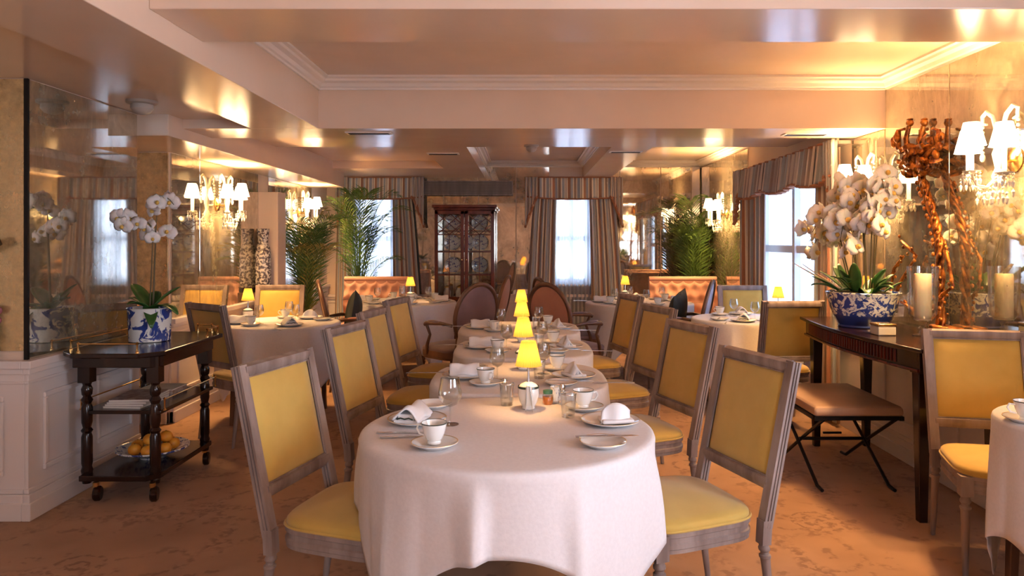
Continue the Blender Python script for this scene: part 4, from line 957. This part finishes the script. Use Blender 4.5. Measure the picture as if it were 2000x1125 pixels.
def jar():
    t = thing('ginger_jar', None, None); MB().lathe([(0,0),(.03,0),(.05,.05),(.052,.10),(.03,.15),(.03,.16),(0,.16)], n=20).build('jar_body', 'china', t); MB().lathe([(.034,.16),(.034,.175),(.008,.19),(0,.195)], n=20).build('lid', 'gold', t); return t
for x, l in ((-.24, 'left'), (-.08, 'inner left'), (.08, 'inner right'), (.24, 'right')): place('jar', jar, (-.77+x, 9.66, .6152), 0, 'white jar at the %s of the cabinet bottom shelf' % l, 'jar', 'white jars in the cabinet')

# ------------------------------------------------------------------ console, candles, bench, gilt ornament
t = thing('console_table', 'long dark mahogany console table with fluted frieze along the right wall', 'console table')
def front(yy, ins=0):       # serpentine front edge
    q = (yy-3.52)/(5.06-3.52); return 1.925-.07*sin(pi*min(1, max(0, q)))+ins
n = 30; ys = [3.52+(5.06-3.52)*i/n for i in range(n+1)]
MB().prism([(front(y), y) for y in ys]+[(2.40, 5.06), (2.40, 3.52)][0:2], .852, .872).build('top', 'mahog', t, smooth=False, bevel=.004)
MB().prism([(front(y, .03), y) for y in ys[1:-1]]+[(2.38, 5.01), (2.38, 3.57)], .752, .852).build('frieze', 'mahog', t, smooth=False, bevel=.003)
m = MB()
for i in range(40):
    y = 3.75+i*.029; m.box(front(y, .022), front(y, .032), y, y+.014, .775, .84)
m.build('fluting', 'cabin', t, smooth=False, kind='stuff')
MB().tube([(front(y, .025), y, .758) for y in ys[1:-1]], .008, 6).build('bead_moulding', 'cabin', t)
for x, y in ((1.985, 3.62), (2.34, 3.62), (2.0, 4.96), (2.34, 4.96)):
    MB().box(x-.04, x+.04, y-.04, y+.04, .74, .855).beam((x, y, .745), (x, y, 0), .066, .066, (1, 0, 0), .62).build('leg', 'mahog', t, smooth=False, bevel=.004)
def hurricane():
    t = thing('hurricane_candle', None, None)
    MB().lathe([(0,0),(.052,0),(.052,.006),(.02,.014),(.014,.03),(.024,.042),(.014,.055),(.022,.075)], n=28).build('glass_foot', 'glass', t)
    MB().lathe([(0,.078),(.045,.085),(.070,.12),(.076,.20),(.079,.385),(.077,.385),(.073,.20),(.066,.125),(.04,.09),(0,.084)], n=36).build('glass_chimney', 'glass', t, ang=50)
    MB().lathe([(0,.086),(.044,.09),(.045,.11),(.045,.335),(.042,.345),(.02,.340),(0,.338)], n=28).build('candle', 'candle', t, ang=50)
    MB().tube([(0,0,.338),(.001,0,.352)], .0015, 5).build('wick', 'black', t); return t
place('hurr', hurricane, (2.215, 4.03, CZ), 0, 'cream pillar candle in a footed glass hurricane on the console', 'candle')
t = thing('crystal_box', 'low cut crystal box with gilt lid beside the console bowl', 'box', (2.02, 4.08, CZ)); MB().box(-.05, .05, -.05, .05, 0, .05).build('crystal_body', 'crystal', t, smooth=False, bevel=.006); MB().box(-.052, .052, -.052, .052, .051, .066).build('lid', 'brass', t, bevel=.004)
def gilt():
    t = thing('gilt_wall_carving', 'tall carved giltwood ornament with leafy crown against the right mirror', 'wall carving')
    rnd = random.Random(3); X0 = 2.37
    yz = lambda xp, yp, X=X0: (X, X*F/(xp-CX), H-(yp-CY)*(X*F/(xp-CX))/F)
    shaft = [yz(1838, 640), yz(1836, 560), yz(1836, 480), yz(1826, 430), yz(1812, 385), yz(1800, 345), yz(1795, 300)]
    m = MB(); P = [Vector(p) for p in shaft]; Q = []
    for i in range(len(P)-1):
        for k_ in range(8): Q.append(P[i].lerp(P[i+1], k_/8))
    for ph in (0, 2.1, 4.2): m.tube([q+Vector((.013*cos(i*.55+ph), .018*sin(i*.55+ph), 0)) for i, q in enumerate(Q)], [.013+.004*sin(i*.9) for i in range(len(Q))], 7)
    m.build('twisted_shaft', 'gilt', t, ang=60)
    m = MB()
    for i, q in enumerate(Q[::2]):
        for s in (-1, 1): m.ball(q+Vector((-.02, s*(.026+.010*rnd.random()), rnd.uniform(-.01, .01))), (.010, .014, .014), 8, 6)
    m.build('carved_leaves', 'gilt', t, ang=60, kind='stuff')
    m = MB()    # crown: two finials and scrolling arms
    c0 = Vector(yz(1795, 320))
    for xp in (1775, 1803): 
        a = Vector(yz(xp, 300)); b = Vector(yz(xp+2, 240)); m.tube([a, a.lerp(b, .5)+Vector((-.01, .02, 0)), b], [.024, .016, .013], 8); m.ball(b, (.022, .026, .024), 10, 8); m.ball(b+Vector((0, 0, .02)), (.016, .032, .009), 10, 6)
    for sgn, xp in ((1, 1755), (-1, 1833)):
        e = Vector(yz(xp, 255)); m.tube([c0, Vector(yz((xp+1795)/2, 300)), Vector(yz(xp, 290)), e, Vector(yz(xp+(12 if sgn > 0 else -12), 252))], [.022, .020, .018, .015, .010], 8)
        for k_ in range(6): m.ball(e+Vector((-.01, rnd.uniform(-.05, .05), rnd.uniform(-.14, .02))), (.018, .02, .026), 8, 6)
    for k_ in range(46):        # curled acanthus leaves
        lf = MB(); strap_leaf(lf, (0, 0, 0), 0, rnd.uniform(.05, .10), rnd.uniform(.025, .045), .05, .09)
        q = Matrix.Rotation(rnd.uniform(0, 6.28), 4, 'X') @ Matrix.Rotation(rnd.uniform(-1.9, -.4), 4, 'Y') @ Matrix.Rotation(rnd.uniform(-.8, .8), 4, 'Z')
        p = c0+Vector((rnd.uniform(-.05, .0), rnd.uniform(-.16, .16), rnd.uniform(-.05, .12))); lf.xf(q)
        for th in (0, .006): m.add([tuple(Vector(v)+p+Vector((-th, 0, 0))) for v in lf.v], lf.f)
    for k_ in range(12): m.ball(c0+Vector((rnd.uniform(-.03, .01), rnd.uniform(-.13, .13), rnd.uniform(-.05, .10))), (.016, .020, .022), 8, 6)
    m.build('leafy_crown', 'gilt', t, ang=60)
    m = MB()    # lower scrolls trailing to the console
    for (xa_, ya_), (xb_, yb_) in (((1740, 620), (1790, 500)), ((1790, 500), (1760, 470)), ((1760, 590), (1800, 620)), ((1740, 560), (1765, 500)), ((1862, 560), (1845, 470)), ((1825, 600), (1862, 560))):
        a = Vector(yz(xa_, ya_)); b = Vector(yz(xb_, yb_)); mid = (a+b)/2+Vector((-.02, rnd.uniform(-.04, .04), .02)); m.tube([a, mid, b], [.008, .011, .007], 7)
        for k_ in range(7): m.ball(a.lerp(b, k_/6)+Vector((-.01, rnd.uniform(-.03, .03), rnd.uniform(-.03, .03))), (.008, .012, .011), 8, 6)
    m.build('scroll_branches', 'gilt', t, ang=60)
    MB().box(2.33, 2.42, 3.98, 4.18, CZ, CZ+.05).build('plinth', 'gilt', t, bevel=.01)
gilt()
t = thing('upholstered_bench', 'tan leather bench stool on crossed black iron legs below the console', 'bench')
bx0, bx1, by0, by1 = 1.62, 2.13, 4.06, 4.76
MB().pad([(bx0+.01, by0), (bx1, by0), (bx1, by1), (bx0+.01, by1)], .415, .055, .018, 5).build('seat_pad', 'tan', t, ang=40, bevel=.012)
MB().box(bx0+.01, bx1, by0+.01, by0+.035, .392, .415).box(bx0+.01, bx1, by1-.035, by1-.01, .392, .415).box(bx0+.01, bx0+.035, by0, by1, .392, .415).box(bx1-.025, bx1, by0, by1, .392, .415).build('seat_rail', 'black', t, smooth=False)
for x in (bx0+.055, bx1-.05):
    for a, b in ((by0+.02, by1-.02), (by1-.02, by0+.02)):
        f_ = 1 if b > a else -1; MB().tube([(x+.012*f_, a, .395), (x+.012*f_, (a+b)/2, .20), (x+.012*f_, b-.03*f_, .015), (x+.012*f_, b+.04*f_, .010)], .010, 8).build('leg', 'black', t)
MB().tube([(bx0+.055, 4.41, .20), (bx1-.05, 4.41, .20)], .010, 8).tube([(bx0+.2, 4.41, .235), (bx1-.2, 4.41, .235)], .007, 6).build('stretcher', 'black', t)

# vase of flowers on the dado ledge, far left
t = thing('flower_vase', 'slim grey vase of dusty pink flowers on the dado ledge at the left edge', 'vase', (-2.655, 3.625, .8005))
MB().lathe([(0,0),(.020,0),(.022,.01),(.028,.10),(.032,.17),(.029,.17),(.02,.02),(0,.01)], n=20).build('vase_body', 'grille', t)
for i in range(9):
    a = i*2.4; MB().ball((.028*cos(a)*(i > 0), .016*sin(a), .20+.025*((i*7) % 3)), (.024, .02, .022), 10, 7).build('blossom', 'flowerp', t)
for i in range(3): MB().tube([(0, 0, .10), (.012*(i-1), 0, .20)], .002, 5).build('stem', 'stem', t)

# ------------------------------------------------------------------ wall sconces
def sconce():
    t = thing('wall_sconce', None, None)
    MB().lathe([(0,0),(.055,0),(.06,.008),(.03,.02),(0,.022)], (0,0,0), 24, ax=(0,1,0)).build('back_plate', 'brass', t)
    MB().lathe([(0,-.20),(.012,-.19),(.018,-.17),(.008,-.15),(.022,-.11),(.028,-.08),(.012,-.04),(.020,0),(.026,.03),(.010,.08),(.016,.13),(.006,.17),(0,.18)], (0,.09,0), 14).build('crystal_stem', 'crystal', t, ang=60)
    MB().tube([(0,.0,0),(0,.05,-.01),(0,.09,0)], .008, 8).build('wall_bracket', 'brass', t)
    for i, (ax_, ay_) in enumerate(((-.14, .15), (0, .22), (.14, .15))):
        a = thing('arm', None, None); a.parent = t; dz = .02 if i == 1 else 0
        MB().tube([(0,.09,-.08),(ax_*.4,.09+(ay_-.09)*.4,-.135),(ax_*.8,.09+(ay_-.09)*.8,-.125),(ax_,ay_,-.09+dz)], .007, 8).build('branch', 'crystal', a)
        MB().lathe([(0,0),(.015,0),(.040,.012),(.042,.016),(.012,.010),(.010,.03),(.0,.03)], (ax_,ay_,-.09+dz), 20).build('drip_pan', 'crystal', a)
        MB().lathe([(.011,0),(.011,.12),(0,.12)], (ax_,ay_,-.062+dz), 12).build('candle_sleeve', 'flame', a)
        MB().lathe([(.066,.05),(.064,.052),(.036,.165),(.035,.165)], (ax_,ay_,dz), 28).build('lamp_shade', 'shade', a)
        m = MB()
        for k_ in range(8):
            b = 2*pi*k_/8; p = (ax_+.038*cos(b), ay_+.038*sin(b)); m.lathe([(0,0),(.005,-.008),(.0,-.016),(.0045,-.024),(0,-.032),(.007,-.045),(.004,-.062),(0,-.07)], (*p, -.078+dz), 6)
        m.build('crystal_drops', 'crystal', a, smooth=False)
        lamp('bulb', (ax_, ay_, .12+dz), SCONCE_W, WARM, .035, a)
    for s in (-1, 1):
        MB().tube([(s*.02,.08,.14),(s*.05,.08,.22),(s*.10,.08,.255),(s*.135,.08,.235),(s*.13,.08,.195),(s*.10,.08,.19)], [.012,.012,.011,.010,.009,.006], 8).build('scroll', 'crystal', t, ang=60)
        m = MB()
        for k_ in range(7): m.ball((s*.135, .08, .18-.026*k_), .010 if k_ != 6 else (.013, .013, .022), 8, 6)
        m.build('crystal_chain', 'crystal', t)
    m = MB()
    for k_ in range(22):
        b = pi*k_/21; r_ = .05+.07*(k_ % 3)/2; z0 = -.13-.03*(k_ % 2); m.lathe([(0,0),(.006,-.01),(0,-.02),(.009,-.035),(.005,-.055),(0,-.065)], (r_*cos(b), .08+r_*sin(b)*.7, z0), 6)
    m.build('crystal_skirt', 'crystal', t, smooth=False); return t
for x, y, r, z, l in ((XR, 3.60, 90, 1.80, 'crystal wall sconce with three lit shades at the right edge above the candles'), (XR, 5.02, 90, 1.74, 'crystal wall sconce with lit shades behind the white orchids'),
                      (XR, 8.70, 90, 1.72, 'crystal wall sconce with lit shades beside the corner palm'), (XL2, 6.42, -90, 1.72, 'crystal wall sconce with lit shades on the left mirror above the round table'),
                      (XL2, 8.76, -90, 1.74, 'crystal wall sconce with lit shades on the left mirror beside the palms'),
                      (XR, -1.0, 90, 1.80, 'unseen crystal sconce added for warm light on the right wall behind the camera')):  # last sconce is out of view, added as an extra warm light
    place('sconce', sconce, (x+(-.009 if x > 0 else .009), y, z), radians(r), l, 'wall lamp')
